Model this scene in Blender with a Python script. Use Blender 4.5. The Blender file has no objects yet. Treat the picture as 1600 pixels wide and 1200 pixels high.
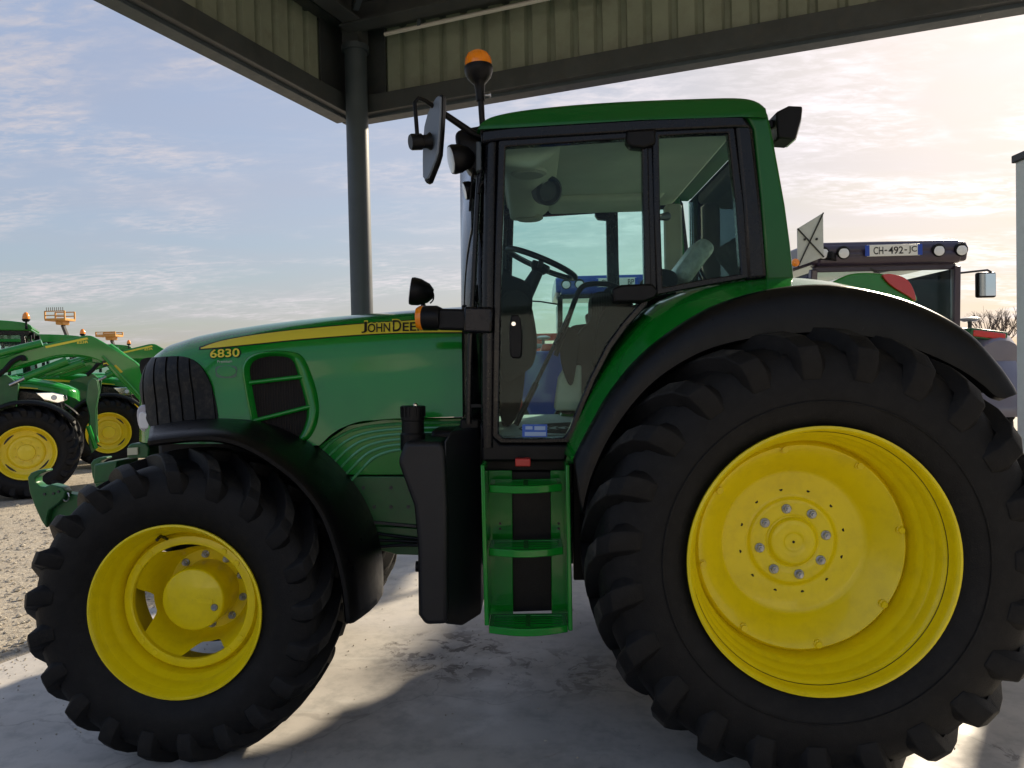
import bpy, bmesh, math, random
from mathutils import Vector, Matrix
random.seed(4)
SC = bpy.context.scene
COL = SC.collection
R_ = math.radians

# ------------------------------------------------------------ camera
FPX, CAMH = 1150.0, 1.64
_yaw, _pit, _rol = R_(1.5), R_(1.245), R_(1.23)
_f = Vector((-math.sin(_yaw)*math.cos(_pit), math.cos(_yaw)*math.cos(_pit), -math.sin(_pit)))
_r0 = Vector((math.cos(_yaw), math.sin(_yaw), 0)); _u0 = _r0.cross(_f)
CR = math.cos(_rol)*_r0 - math.sin(_rol)*_u0
CU = math.sin(_rol)*_r0 + math.cos(_rol)*_u0
CAM = Vector((0, 0, CAMH))
cd = bpy.data.cameras.new('camera'); cam = bpy.data.objects.new('camera', cd); COL.objects.link(cam)
m = Matrix((CR, CU, -_f)).transposed().to_4x4(); m.translation = CAM; cam.matrix_world = m
cd.sensor_width = 36; cd.lens = FPX/1600*36; cd.clip_start = .05; cd.clip_end = 3000
SC.camera = cam
# ------------------------------------------------------------ sky, sun, exposure
SUN_AZ, SUN_EL = 38.0, 26.0          # azimuth from +Y towards +X
w = bpy.data.worlds.new('World'); SC.world = w; w.use_nodes = True
nt = w.node_tree; N = nt.nodes; L = nt.links
for n in list(N): N.remove(n)
out = N.new('ShaderNodeOutputWorld'); bg = N.new('ShaderNodeBackground'); bg.inputs[1].default_value = .150
sky = N.new('ShaderNodeTexSky'); sky.sky_type = 'NISHITA'; sky.sun_disc = False
sky.sun_elevation = R_(SUN_EL); sky.sun_rotation = R_(SUN_AZ); sky.air_density = 1.0; sky.dust_density = 2.4; sky.ozone_density = 2.0
tc = N.new('ShaderNodeTexCoord'); sp = N.new('ShaderNodeSeparateXYZ'); L.new(tc.outputs['Generated'], sp.inputs[0])
def wm(op, a, b=None, c=None):
    n = N.new('ShaderNodeMath'); n.operation = op
    for i, v in enumerate((a, b, c)):
        if v is None: continue
        if isinstance(v, (int, float)): n.inputs[i].default_value = v
        else: L.new(v, n.inputs[i])
    return n.outputs[0]
den = wm('ADD', wm('MAXIMUM', sp.outputs[2], 0.0), .13)
cx = N.new('ShaderNodeCombineXYZ'); L.new(wm('DIVIDE', sp.outputs[0], den), cx.inputs[0]); L.new(wm('DIVIDE', sp.outputs[1], den), cx.inputs[1])
def wnoise(scale, detail, rough, stretch, rot, dist=0.0):
    mp = N.new('ShaderNodeMapping'); mp.inputs['Rotation'].default_value = (0, 0, rot); mp.inputs['Scale'].default_value = stretch
    L.new(cx.outputs[0], mp.inputs[0]); n = N.new('ShaderNodeTexNoise'); n.inputs['Scale'].default_value = scale
    n.inputs['Detail'].default_value = detail; n.inputs['Roughness'].default_value = rough; n.inputs['Distortion'].default_value = dist
    L.new(mp.outputs[0], n.inputs['Vector']); return n.outputs[0]
def wramp(v, a, b):
    n = N.new('ShaderNodeMapRange'); n.interpolation_type = 'SMOOTHSTEP'; n.inputs[1].default_value = a; n.inputs[2].default_value = b
    L.new(v, n.inputs[0]); return n.outputs[0]
big = wramp(wnoise(.95, 4, .55, (1, 1.5, 1), .5, .6), .42, .60)
veil = wramp(wnoise(.7, 3, .5, (1, 2.2, 1), .2), .30, .75)
rip = wramp(wnoise(13, 5, .62, (1, 2.4, 1), .9, .35), .40, .66)
fine = wramp(wnoise(3.2, 8, .66, (1, 1.9, 1), .55, .5), .42, .72)
cl = wm('MULTIPLY', big, wm('ADD', wm('MULTIPLY', rip, .5), wm('MULTIPLY', fine, .75)))
cl = wm('MINIMUM', cl, 1.0)
lum = N.new('ShaderNodeRGBToBW'); L.new(sky.outputs[0], lum.inputs[0])
vm = N.new('ShaderNodeVectorMath'); vm.operation = 'SCALE'; L.new(sky.outputs[0], vm.inputs[0]); L.new(wm('POWER', wm('MAXIMUM', lum.outputs[0], .05), -.70), vm.inputs[3])
SKYC = vm.outputs[0]          # thin high veil evens the whole dome out
bw = N.new('ShaderNodeRGBToBW'); L.new(SKYC, bw.inputs[0])
def wmix(f, a, b, bt='MIX'):
    n = N.new('ShaderNodeMix'); n.data_type = 'RGBA'; n.blend_type = bt
    if isinstance(f, (int, float)): n.inputs[0].default_value = f
    else: L.new(f, n.inputs[0])
    for i, v in ((6, a), (7, b)):
        if isinstance(v, tuple): n.inputs[i].default_value = v
        else: L.new(v, n.inputs[i])
    return n.outputs[2]
grey = wmix(1.0, bw.outputs[0], (1.04, .97, 1.10, 1), 'MULTIPLY')
base = wmix(wm('ADD', wm('MULTIPLY', veil, .30), .16), SKYC, grey)
cloud = wmix(1.0, bw.outputs[0], (1.46, 1.36, 1.42, 1), 'MULTIPLY')
fin = wmix(wm('MULTIPLY', cl, .85), base, cloud)
L.new(fin, bg.inputs[0]); L.new(bg.outputs[0], out.inputs[0])

sl = bpy.data.lights.new('sun', 'SUN'); sl.energy = 3.7; sl.angle = R_(2.8); sl.color = (1, .86, .66)
so = bpy.data.objects.new('sun', sl); COL.objects.link(so)
sd = Vector((math.sin(R_(SUN_AZ))*math.cos(R_(SUN_EL)), math.cos(R_(SUN_AZ))*math.cos(R_(SUN_EL)), math.sin(R_(SUN_EL))))
so.rotation_euler = (-sd).to_track_quat('-Z', 'Y').to_euler(); so.location = sd*30
SC.view_settings.view_transform = 'Standard'; SC.view_settings.look = 'None'; SC.view_settings.gamma = 1
SC.view_settings.exposure = 1.22
SC.render.engine = 'CYCLES'; SC.cycles.max_bounces = 10; SC.cycles.transparent_max_bounces = 16; SC.cycles.diffuse_bounces = 5
SC.render.resolution_x = 1024; SC.render.resolution_y = 768

# ------------------------------------------------------------ helpers
def P(x, y, Y):
    d = _f*FPX + CR*(x-800) - CU*(y-600); return CAM + d*(Y/d.y)
def XZ(pts, Y):
    return [(P(a, b, Y).x, P(a, b, Y).z) for a, b in pts]
def V3(pts):       # (px, py, depth) -> points
    return [P(*p) for p in pts]

PW = {}
def tag(o, label=None, cat=None, group=None, kind=None):
    if label: o['label'] = label
    if cat: o['category'] = cat
    if group: o['group'] = group
    if kind: o['kind'] = kind
    return o
def empty(name, loc=(0, 0, 0), parent=None):
    o = bpy.data.objects.new(name, None); COL.objects.link(o); o.empty_display_size = .1
    o.location = loc
    if parent: o.parent = parent; o.matrix_parent_inverse = PW[parent].inverted()
    PW[o] = Matrix.Translation(Vector(loc)); return o
def link(name, me, mat, parent=None):
    o = bpy.data.objects.new(name, me); COL.objects.link(o)
    if mat and not me.materials: me.materials.append(mat)
    if parent: o.parent = parent; o.matrix_parent_inverse = PW[parent].inverted()
    PW[o] = Matrix.Identity(4); return o
def copy_tree(o, parent=None):
    c = o.copy(); COL.objects.link(c)
    if parent: c.parent = parent; c.matrix_parent_inverse = o.matrix_parent_inverse.copy()
    for ch in KIDS.get(o, ()): KIDS.setdefault(c, []).append(copy_tree(ch, c))
    return c
KIDS = {}
def kid(p, o):
    KIDS.setdefault(p, []).append(o); return o

class MB:
    def __init__(s): s.V = []; s.F = []
    def add(s, v, f):
        b = len(s.V); s.V += [tuple(q) for q in v]; s.F += [tuple(i+b for i in q) for q in f]; return s
    def box(s, c, d, M=None):
        x, y, z = (q/2 for q in d)
        v = [Vector((a*x, b*y, e*z)) for a in (-1, 1) for b in (-1, 1) for e in (-1, 1)]
        if M: v = [M @ q for q in v]
        v = [q + Vector(c) for q in v]
        return s.add(v, [(0, 1, 3, 2), (4, 6, 7, 5), (0, 4, 5, 1), (2, 3, 7, 6), (0, 2, 6, 4), (1, 5, 7, 3)])
    def prism(s, pts, y0, y1):
        n = len(pts); v = [(a, y0, b) for a, b in pts] + [(a, y1, b) for a, b in pts]
        return s.add(v, [tuple(range(n)), tuple(range(2*n-1, n-1, -1))] + [(i, i+n, (i+1) % n+n, (i+1) % n) for i in range(n)])
    def prism2(s, A, B):     # two 3d loops
        n = len(A)
        return s.add(list(A)+list(B), [tuple(range(n)), tuple(range(2*n-1, n-1, -1))] + [(i, i+n, (i+1) % n+n, (i+1) % n) for i in range(n)])
    def ring(s, o, i, y0, y1):
        n = len(o); v = [(a, y0, b) for a, b in o]+[(a, y0, b) for a, b in i]+[(a, y1, b) for a, b in o]+[(a, y1, b) for a, b in i]
        f = []
        for k in range(n):
            j = (k+1) % n
            f += [(k, j, n+j, n+k), (2*n+k, 3*n+k, 3*n+j, 2*n+j), (k, 2*n+k, 2*n+j, j), (n+k, n+j, 3*n+j, 3*n+k)]
        return s.add(v, f)
    def loft(s, rows, close=False, caps=False, loop=False):
        n = len(rows[0]); v = [q for r in rows for q in r]; f = []
        for i in range(len(rows)-(0 if loop else 1)):
            i2 = (i+1) % len(rows)
            for j in range(n if close else n-1):
                k = (j+1) % n; f.append((i*n+j, i*n+k, i2*n+k, i2*n+j))
        if caps: f += [tuple(range(n)), tuple(range((len(rows)-1)*n, len(rows)*n))]
        return s.add(v, f)
    def tube(s, pts, r, seg=10, closed=False):
        pts = [Vector(p) for p in pts]; n = len(pts); rows = []
        up = None
        for i, p in enumerate(pts):
            if closed: t = pts[(i+1) % n]-pts[i-1]
            else: t = pts[min(i+1, n-1)]-pts[max(i-1, 0)]
            t.normalize()
            if up is None: up = Vector((0, 0, 1)) if abs(t.z) < .9 else Vector((1, 0, 0))
            a = t.cross(up); a.normalize(); b = a.cross(t); b.normalize(); up = b
            rr = r[i] if isinstance(r, (list, tuple)) else r
            rows.append([p+(a*math.cos(2*math.pi*k/seg)+b*math.sin(2*math.pi*k/seg))*rr for k in range(seg)])
        return s.loft(rows, close=True, caps=not closed, loop=closed)
    def bar(s, a, b, w, h):     # rectangular bar between two points
        a = Vector(a); b = Vector(b); t = (b-a).normalized()
        up = Vector((0, 0, 1)) if abs(t.z) < .95 else Vector((0, 1, 0))
        x = t.cross(up).normalized(); y = x.cross(t)
        c = [(-1, -1), (1, -1), (1, 1), (-1, 1)]
        return s.prism2([a+x*i*w/2+y*j*h/2 for i, j in c], [b+x*i*w/2+y*j*h/2 for i, j in c])
    def lathe(s, prof, c, seg=48, a0=0, a1=2*math.pi, close=None):
        full = abs(a1-a0-2*math.pi) < 1e-6; n = seg if full else seg+1
        rows = []
        for k in range(n):
            a = a0+(a1-a0)*k/seg
            rows.append([(c[0]+r*math.cos(a), y, c[1]+r*math.sin(a)) for r, y in prof])
        return s.loft(rows, loop=full)
    def axis(s, a, b, prof, seg=20):   # lathe about the axis a->b, prof = (radius, t 0..1)
        a = Vector(a); b = Vector(b); t = (b-a).normalized()
        up = Vector((0, 0, 1)) if abs(t.z) < .9 else Vector((1, 0, 0))
        x = t.cross(up).normalized(); y = x.cross(t)
        rows = [[a+(b-a)*q+(x*math.cos(2*math.pi*k/seg)+y*math.sin(2*math.pi*k/seg))*max(r, 1e-4) for k in range(seg)] for r, q in prof]
        return s.loft(rows, close=True, caps=True)
    def build(s, name, mat, parent=None, top=None, bevel=0, smooth=38, seg=2, merge=False, solid=0, M=None):
        me = bpy.data.meshes.new(name); me.from_pydata(s.V, [], s.F)
        bm = bmesh.new(); bm.from_mesh(me)
        if merge: bmesh.ops.remove_doubles(bm, verts=bm.verts, dist=1e-4)
        bmesh.ops.recalc_face_normals(bm, faces=bm.faces); bm.to_mesh(me); bm.free()
        if M: me.transform(M)
        o = link(name, me, mat, parent)
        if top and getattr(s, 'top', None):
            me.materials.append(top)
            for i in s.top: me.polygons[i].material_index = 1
        if parent: kid(parent, o)
        if solid:
            q = o.modifiers.new('thick', 'SOLIDIFY'); q.thickness = solid; q.offset = 0
        if bevel:
            q = o.modifiers.new('bevel', 'BEVEL'); q.width = bevel; q.segments = seg; q.limit_method = 'ANGLE'; q.angle_limit = R_(35); q.harden_normals = False
            for p in me.polygons: p.use_smooth = True
            me.set_sharp_from_angle(angle=R_(60))
        elif smooth:
            for p in me.polygons: p.use_smooth = True
            me.set_sharp_from_angle(angle=R_(smooth))
        return o
def cr(pts, n=6, closed=False):     # catmull-rom
    pts = [Vector(p) for p in pts]; N_ = len(pts); o = []
    for i in range(N_ if closed else N_-1):
        if closed: a, b, c, d = pts[i-1], pts[i], pts[(i+1) % N_], pts[(i+2) % N_]
        else: a, b, c, d = pts[max(i-1, 0)], pts[i], pts[i+1], pts[min(i+2, N_-1)]
        for k in range(n):
            t = k/n; o.append(.5*((2*b)+(c-a)*t+(2*a-5*b+4*c-d)*t*t+(3*b-a-3*c+d)*t**3))
    if not closed: o.append(pts[-1])
    return o
def sm(pts, n=5, closed=False): return [(p[0], p[1]) for p in cr([(a, b, 0) for a, b in pts], n, closed)]
def text_mesh(body, bold=0.0):
    c = bpy.data.curves.new('t', 'FONT'); c.body = body; c.size = 1; c.offset = bold; c.resolution_u = 4; c.fill_mode = 'FRONT'
    o = bpy.data.objects.new('t', c); me = bpy.data.meshes.new_from_object(o)
    v = [tuple(q.co) for q in me.vertices]; f = [tuple(p.vertices) for p in me.polygons]
    bpy.data.objects.remove(o); bpy.data.meshes.remove(me); bpy.data.curves.remove(c)
    x0 = min(q[0] for q in v); x1 = max(q[0] for q in v); y0 = min(q[1] for q in v); y1 = max(q[1] for q in v)
    return [((q[0]-x0)/(x1-x0), (q[1]-y0)/(y1-y0)) for q in v], f, (x1-x0)/(y1-y0)

# ------------------------------------------------------------ materials
def mat(name, col, rough=.5, metal=0, coat=0, vary=0, vscale=8, bump=0, bscale=60, dirt=None, dirt_amt=0, spec=.5, emis=None, trans=0, rvary=0):
    mm = bpy.data.materials.new(name); mm.use_nodes = True; t = mm.node_tree; n = t.nodes; l = t.links
    b = n['Principled BSDF']; b.inputs['Base Color'].default_value = (*col, 1); b.inputs['Roughness'].default_value = rough
    b.inputs['Metallic'].default_value = metal; b.inputs['Coat Weight'].default_value = coat; b.inputs['Coat Roughness'].default_value = .04
    b.inputs['Specular IOR Level'].default_value = spec; b.inputs['Transmission Weight'].default_value = trans
    tcn = n.new('ShaderNodeTexCoord')
    def noise(sc, det=5, ro=.6):
        q = n.new('ShaderNodeTexNoise'); q.inputs['Scale'].default_value = sc; q.inputs['Detail'].default_value = det; q.inputs['Roughness'].default_value = ro
        l.new(tcn.outputs['Object'], q.inputs['Vector']); return q.outputs[0]
    def rng(v, a, b_, c=0, d=1):
        q = n.new('ShaderNodeMapRange'); q.inputs[1].default_value = a; q.inputs[2].default_value = b_; q.inputs[3].default_value = c; q.inputs[4].default_value = d
        l.new(v, q.inputs[0]); return q.outputs[0]
    colout = None
    if vary:
        q = n.new('ShaderNodeMix'); q.data_type = 'RGBA'; q.inputs[6].default_value = (*[c*(1-vary) for c in col], 1); q.inputs[7].default_value = (*[min(1, c*(1+vary)) for c in col], 1)
        l.new(rng(noise(vscale), .3, .7), q.inputs[0]); colout = q.outputs[2]
    if dirt:
        q = n.new('ShaderNodeMix'); q.data_type = 'RGBA'; q.inputs[7].default_value = (*dirt, 1)
        if colout: l.new(colout, q.inputs[6])
        else: q.inputs[6].default_value = (*col, 1)
        l.new(rng(noise(vscale*2.3, 8, .7), .48, .78, 0, dirt_amt), q.inputs[0]); colout = q.outputs[2]
    if colout: l.new(colout, b.inputs['Base Color'])
    if rvary: l.new(rng(noise(14, 6, .65), .3, .75, rough, rough+rvary), b.inputs['Roughness'])
    if bump:
        q = n.new('ShaderNodeBump'); q.inputs['Strength'].default_value = bump; q.inputs['Distance'].default_value = .01
        l.new(noise(bscale, 6), q.inputs['Height']); l.new(q.outputs[0], b.inputs['Normal'])
    if emis: b.inputs['Emission Color'].default_value = (*emis[0], 1); b.inputs['Emission Strength'].default_value = emis[1]
    return mm
def glass_mat(name, tint, gl=.04, rough=.0, dust=.0):
    mm = bpy.data.materials.new(name); mm.use_nodes = True; t = mm.node_tree; n = t.nodes; l = t.links
    n.remove(n['Principled BSDF']); o = n['Material Output']
    tr = n.new('ShaderNodeBsdfTransparent'); tr.inputs[0].default_value = (*tint, 1)
    gs = n.new('ShaderNodeBsdfGlossy'); gs.inputs['Roughness'].default_value = rough; gs.inputs[0].default_value = (.50, .53, .57, 1)
    fr = n.new('ShaderNodeFresnel'); fr.inputs[0].default_value = 1.27
    mx = n.new('ShaderNodeMixShader'); l.new(fr.outputs[0], mx.inputs[0]); l.new(tr.outputs[0], mx.inputs[1]); l.new(gs.outputs[0], mx.inputs[2])
    last = mx.outputs[0]
    if dust:
        df = n.new('ShaderNodeBsdfDiffuse'); df.inputs[0].default_value = (.5, .5, .45, 1)
        tcn = n.new('ShaderNodeTexCoord'); q = n.new('ShaderNodeTexNoise'); q.inputs['Scale'].default_value = 9; q.inputs['Detail'].default_value = 9; q.inputs['Roughness'].default_value = .7
        l.new(tcn.outputs['Object'], q.inputs['Vector']); r = n.new('ShaderNodeMapRange'); r.inputs[1].default_value = .4; r.inputs[2].default_value = .8; r.inputs[4].default_value = dust
        l.new(q.outputs[0], r.inputs[0]); m2 = n.new('ShaderNodeMixShader'); l.new(r.outputs[0], m2.inputs[0]); l.new(last, m2.inputs[1]); l.new(df.outputs[0], m2.inputs[2]); last = m2.outputs[0]
    l.new(last, o.inputs[0]); return mm
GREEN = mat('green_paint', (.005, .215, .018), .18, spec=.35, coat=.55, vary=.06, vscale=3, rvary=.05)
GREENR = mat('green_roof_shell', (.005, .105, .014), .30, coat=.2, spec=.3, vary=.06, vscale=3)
GREEN2 = mat('green_casting', (.012, .105, .026), .38, coat=.2, vary=.2, vscale=7, dirt=(.05, .05, .035), dirt_amt=.35)
YEL = mat('yellow_paint', (.82, .655, .002), .28, spec=.35, coat=.25, vary=.05, vscale=5, dirt=(.36, .25, .02), dirt_amt=.28, rvary=.15)
DECALY = mat('yellow_decal', (.80, .66, .05), .35)
DECALB = mat('black_decal', (.008, .008, .008), .4)
BLK = mat('black_plastic', (.0045, .0045, .0055), .42, vary=.25, vscale=20, bump=.12, bscale=260, dirt=(.03, .028, .026), dirt_amt=.15, spec=.22)
BLKG = mat('black_gloss', (.004, .004, .006), .2, coat=.1, rvary=.15, spec=.28)
FENB = mat('fender_plastic', (.004, .004, .0045), .26, vary=.2, vscale=12, bump=.1, bscale=300, dirt=(.02, .018, .016), dirt_amt=.2, rvary=.15, spec=.22)
TANKM = mat('tank_plastic', (.007, .0075, .010), .42, vary=.2, vscale=9, bump=.16, bscale=320, dirt=(.03, .03, .03), dirt_amt=.15, spec=.4)
RUB = mat('rubber', (.0055, .0055, .0062), .58, vary=.35, vscale=14, bump=.25, bscale=170, dirt=(.030, .028, .025), dirt_amt=.25, spec=.22)
WORN_LIT = mat('worn_skylit_tread', (.020, .0195, .019), .62, vary=.4, vscale=9, bump=.35, bscale=120, dirt=(.085, .080, .072), dirt_amt=.6, spec=.25)  # worn lug tops, with sky light on them painted in as paler rubber
GREYM = mat('painted_steel_grey', (.048, .063, .078), .42, vary=.15, vscale=4, bump=.05, rvary=.15)
STEEL = mat('steel', (.45, .45, .46), .32, metal=1, vary=.2, vscale=20)
DSTEEL = mat('dark_steel', (.035, .036, .04), .5, vary=.25, vscale=9)
CHROME = mat('chrome', (.8, .8, .82), .08, metal=1)
MIRR = mat('mirror_glass', (.85, .87, .9), .02, metal=1)
GLASS = glass_mat('tinted_glass', (.84, .955, .925), dust=.012)
GLASSC = glass_mat('clear_glass', (.88, .95, .94), dust=.015)
LENS = mat('lamp_lens', (.75, .77, .8), .12, coat=.6, spec=.8)
AMBER = mat('amber_lens', (.95, .27, .006), .18, coat=.6)
REDL = mat('red_lens', (.62, .015, .012), .14, coat=.8)
HEAD = mat('headliner', (.60, .59, .48), .85, vary=.06, vscale=5, bump=.1, bscale=200)
DKTRIM = mat('dark_trim', (.014, .015, .014), .75, vary=.15, vscale=10, spec=.1)
TAN = mat('tan_trim', (.46, .43, .34), .7, vary=.08, vscale=8, bump=.08, bscale=200)
MATF = mat('floor_mat', (.42, .45, .44), .6, vary=.15, vscale=15)
FAB = mat('seat_fabric', (.010, .011, .011), .9, vary=.3, vscale=60, bump=.03, bscale=300, spec=.08)
PLASTIC = mat('clear_wrap', (.40, .42, .38), .25, vary=.3, vscale=25, bump=.8, bscale=24)
WHITE = mat('white_plastic', (.78, .78, .76), .45)
PLATE = mat('plate_white', (.78, .78, .74), .4)
BLUEP = mat('blue_paint', (.008, .04, .30), .28, coat=.6, rvary=.1)
EUB = mat('plate_blue', (.01, .06, .42), .45)
STICK = mat('sticker_blue', (.015, .10, .48), .4)
STICKW = mat('sticker_pale', (.30, .42, .62), .45)
REDP = mat('red_paint', (.45, .02, .015), .35, coat=.3)
ORNG = mat('orange_machine', (.50, .24, .04), .45, vary=.15)
GREYP = mat('silver_paint', (.42, .41, .47), .3, coat=.5)
BLUEG = mat('blue_grey_paint', (.15, .15, .21), .3, coat=.5)
PURP = mat('dark_roof', (.035, .022, .045), .35, coat=.4)
SHEET = mat('profiled_sheet', (.27, .30, .235), .5, vary=.10, vscale=2.5, bump=.04, dirt=(.13, .12, .09), dirt_amt=.4)
DECK = mat('roof_deck', (.58, .55, .42), .55, vary=.1, vscale=2)
FASC = mat('fascia_steel', (.046, .052, .058), .45, vary=.2, vscale=5, dirt=(.11, .09, .07), dirt_amt=.3)
WOOD = mat('bare_twigs', (.10, .075, .06), .9, vary=.3, vscale=20)
BARN = mat('pale_cladding', (.74, .73, .69), .6, vary=.04, vscale=1)
# ------------------------------------------------------------ ground
def ground_mat(name, cols, scale, bump, bdist, big=.6, stains=False):
    mm = bpy.data.materials.new(name); mm.use_nodes = True; t = mm.node_tree; n = t.nodes; l = t.links
    b = n['Principled BSDF']; tcn = n.new('ShaderNodeTexCoord')
    def noise(sc, det=6, ro=.6, dist=0):
        q = n.new('ShaderNodeTexNoise'); q.inputs['Scale'].default_value = sc; q.inputs['Detail'].default_value = det
        q.inputs['Roughness'].default_value = ro; q.inputs['Distortion'].default_value = dist
        l.new(tcn.outputs['Object'], q.inputs['Vector']); return q.outputs[0]
    def rng(v, a, b_, c=0, d=1):
        q = n.new('ShaderNodeMapRange'); q.interpolation_type = 'SMOOTHSTEP'
        for i, k in enumerate((a, b_, c, d)): q.inputs[i+1].default_value = k
        l.new(v, q.inputs[0]); return q.outputs[0]
    def mix(f, a, c):
        q = n.new('ShaderNodeMix'); q.data_type = 'RGBA'
        if isinstance(f, float): q.inputs[0].default_value = f
        else: l.new(f, q.inputs[0])
        for i, v in ((6, a), (7, c)):
            if isinstance(v, tuple): q.inputs[i].default_value = (*v, 1)
            else: l.new(v, q.inputs[i])
        return q.outputs[2]
    c = mix(rng(noise(big, 4), .35, .65), cols[0], cols[1])
    c = mix(rng(noise(scale, 8, .7), .42, .70), c, cols[2])
    if stains:
        def mul(a, b_):
            q = n.new('ShaderNodeMath'); q.operation = 'MULTIPLY'
            l.new(a, q.inputs[0])
            if isinstance(b_, float): q.inputs[1].default_value = b_
            else: l.new(b_, q.inputs[1])
            return q.outputs[0]
        def at_pt(p, r0, r1):
            q = n.new('ShaderNodeVectorMath'); q.operation = 'DISTANCE'; l.new(tcn.outputs['Object'], q.inputs[0]); q.inputs[1].default_value = p
            return rng(q.outputs['Value'], r1, r0)
        sp_ = rng(noise(5.5, 9, .72, .8), .585, .63)                 # oil and water marks
        area = rng(noise(.9, 3), .48, .60)
        c = mix(mul(mul(sp_, area), .6), c, (.085, .075, .065))
        spill = rng(noise(7.5, 9, .7, .6), .50, .56)
        c = mix(mul(mul(spill, at_pt((-.50, 4.30, 0), .18, .52)), .85), c, (.07, .055, .042))
        c = mix(mul(mul(spill, at_pt((.15, 4.05, 0), .1, .5)), .6), c, (.10, .085, .07))
        c = mix(mul(rng(noise(45, 4, .6), .70, .75), .75), c, (.06, .05, .045))   # specks
        wp_ = n.new('ShaderNodeVectorMath'); wp_.operation = 'MULTIPLY_ADD'; nz = n.new('ShaderNodeTexNoise'); nz.inputs['Scale'].default_value = 1.7; nz.inputs['Detail'].default_value = 7
        l.new(tcn.outputs['Object'], nz.inputs['Vector']); l.new(nz.outputs['Color'], wp_.inputs[0]); wp_.inputs[1].default_value = (.7, .7, 0); l.new(tcn.outputs['Object'], wp_.inputs[2])
        vo_ = n.new('ShaderNodeTexVoronoi'); vo_.feature = 'DISTANCE_TO_EDGE'; vo_.inputs['Scale'].default_value = .42; l.new(wp_.outputs[0], vo_.inputs['Vector'])
        c = mix(mul(rng(vo_.outputs['Distance'], .0030, .0008), .28), c, (.13, .12, .11))          # hairline cracks
        br = rng(noise(2.3, 7, .7, 1.5), .62, .72); c = mix(mul(br, .45), c, (.26, .19, .11))
        mp = n.new('ShaderNodeMapping'); mp.inputs['Scale'].default_value = (1.2, 9, 1); mp.inputs['Rotation'].default_value = (0, 0, .8)
        l.new(tcn.outputs['Object'], mp.inputs[0]); q = n.new('ShaderNodeTexNoise'); q.inputs['Scale'].default_value = 1.6; q.inputs['Detail'].default_value = 5
        l.new(mp.outputs[0], q.inputs['Vector']); c = mix(mul(rng(q.outputs[0], .60, .68), .35), c, (.52, .51, .48))
    else:
        v = n.new('ShaderNodeTexVoronoi'); v.inputs['Scale'].default_value = 38; l.new(tcn.outputs['Object'], v.inputs['Vector'])
        c = mix(rng(v.outputs['Color'], .2, .9, 0, .55), c, cols[3])
    l.new(c, b.inputs['Base Color']); b.inputs['Roughness'].default_value = .8
    if stains: l.new(rng(noise(3.0, 6), .3, .7, .45, .8), b.inputs['Roughness'])
    q = n.new('ShaderNodeBump'); q.inputs['Strength'].default_value = bump; q.inputs['Distance'].default_value = bdist
    l.new(noise(scale*3 if stains else 30, 9, .7), q.inputs['Height']); l.new(q.outputs[0], b.inputs['Normal'])
    return mm
GRAV = ground_mat('gravel_yard', ((.42, .36, .27), (.34, .29, .22), (.23, .20, .16), (.50, .46, .38)), 5, .9, .03)
CONC = ground_mat('worn_concrete', ((.50, .47, .43), (.46, .435, .40), (.36, .345, .32)), 7, .25, .004, stains=True)
FLZ = -.045
GZ = FLZ-.03
K0 = Vector((-1.68, 7.0, 0)); D1 = Vector((.937, -.349, 0)).normalized(); D2 = Vector((-.349, -.937, 0)).normalized()
g = MB(); NG = 24; ext = [-900, -120, -60, -40] + [-30+3*i for i in range(21)] + [40, 60, 120, 900]
g.loft([[(x, y, GZ) for x in ext] for y in ext])
tag(g.build('ground', GRAV, smooth=0), kind='structure')
def sh(a, b, z=0): return K0 + D1*a + D2*b + Vector((0, 0, z))
L1, L2 = 16.0, 6.3
s_ = MB(); lo = [sh(-.45, -.4, FLZ), sh(L1+.4, -.4, FLZ), sh(L1+.4, L2+.4, FLZ), sh(-.45, L2+.4, FLZ)]
s_.prism2([q+Vector((0, 0, -.2)) for q in lo], lo)
tag(s_.build('concrete_floor', CONC, bevel=.012), kind='structure')
# loose stones on the yard beside the slab
peb = MB()
for i in range(5200):
    d = 4.0+9*random.random()**1.6
    b = -1.0-random.random()*6
    p = K0 + D2*(7.0-d) + D1*(b*.9+.3)
    if p.y < 2.5: continue
    r = random.uniform(.006, .02)*(1 if random.random() < .93 else 1.8); z = GZ+r*.3
    v = [(p.x+r*random.uniform(.7, 1.3)*a, p.y+r*random.uniform(.7, 1.3)*c, z+r*.7*e) for a, c, e in ((1, 0, 0), (0, 1, 0), (-1, 0, 0), (0, -1, 0), (0, 0, 1), (0, 0, -1))]
    peb.add(v, [(0, 1, 4), (1, 2, 4), (2, 3, 4), (3, 0, 4), (1, 0, 5), (2, 1, 5), (3, 2, 5), (0, 3, 5)])
for i in range(1500):                      # grit carried onto the slab
    a_ = random.uniform(-.45, 5.5)*random.random()**.8; b_ = random.uniform(.2, 6.2)
    p = sh(a_ if random.random() < .4 else -.45+abs(random.gauss(0, .18)), b_)
    r = random.uniform(.0025, .007); z = FLZ+r*.5
    v = [(p.x+r*random.uniform(.7, 1.3)*a, p.y+r*random.uniform(.7, 1.3)*c, z+r*.7*e) for a, c, e in ((1, 0, 0), (0, 1, 0), (-1, 0, 0), (0, -1, 0), (0, 0, 1), (0, 0, -1))]
    peb.add(v, [(0, 1, 4), (1, 2, 4), (2, 3, 4), (3, 0, 4), (1, 0, 5), (2, 1, 5), (3, 2, 5), (0, 3, 5)])
PEB = mat('stones', (.40, .36, .29), .85, vary=.4, vscale=30)
tag(peb.build('gravel', PEB, smooth=0), 'loose pale stones scattered over the yard beside the slab', 'gravel', kind='stuff')

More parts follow.
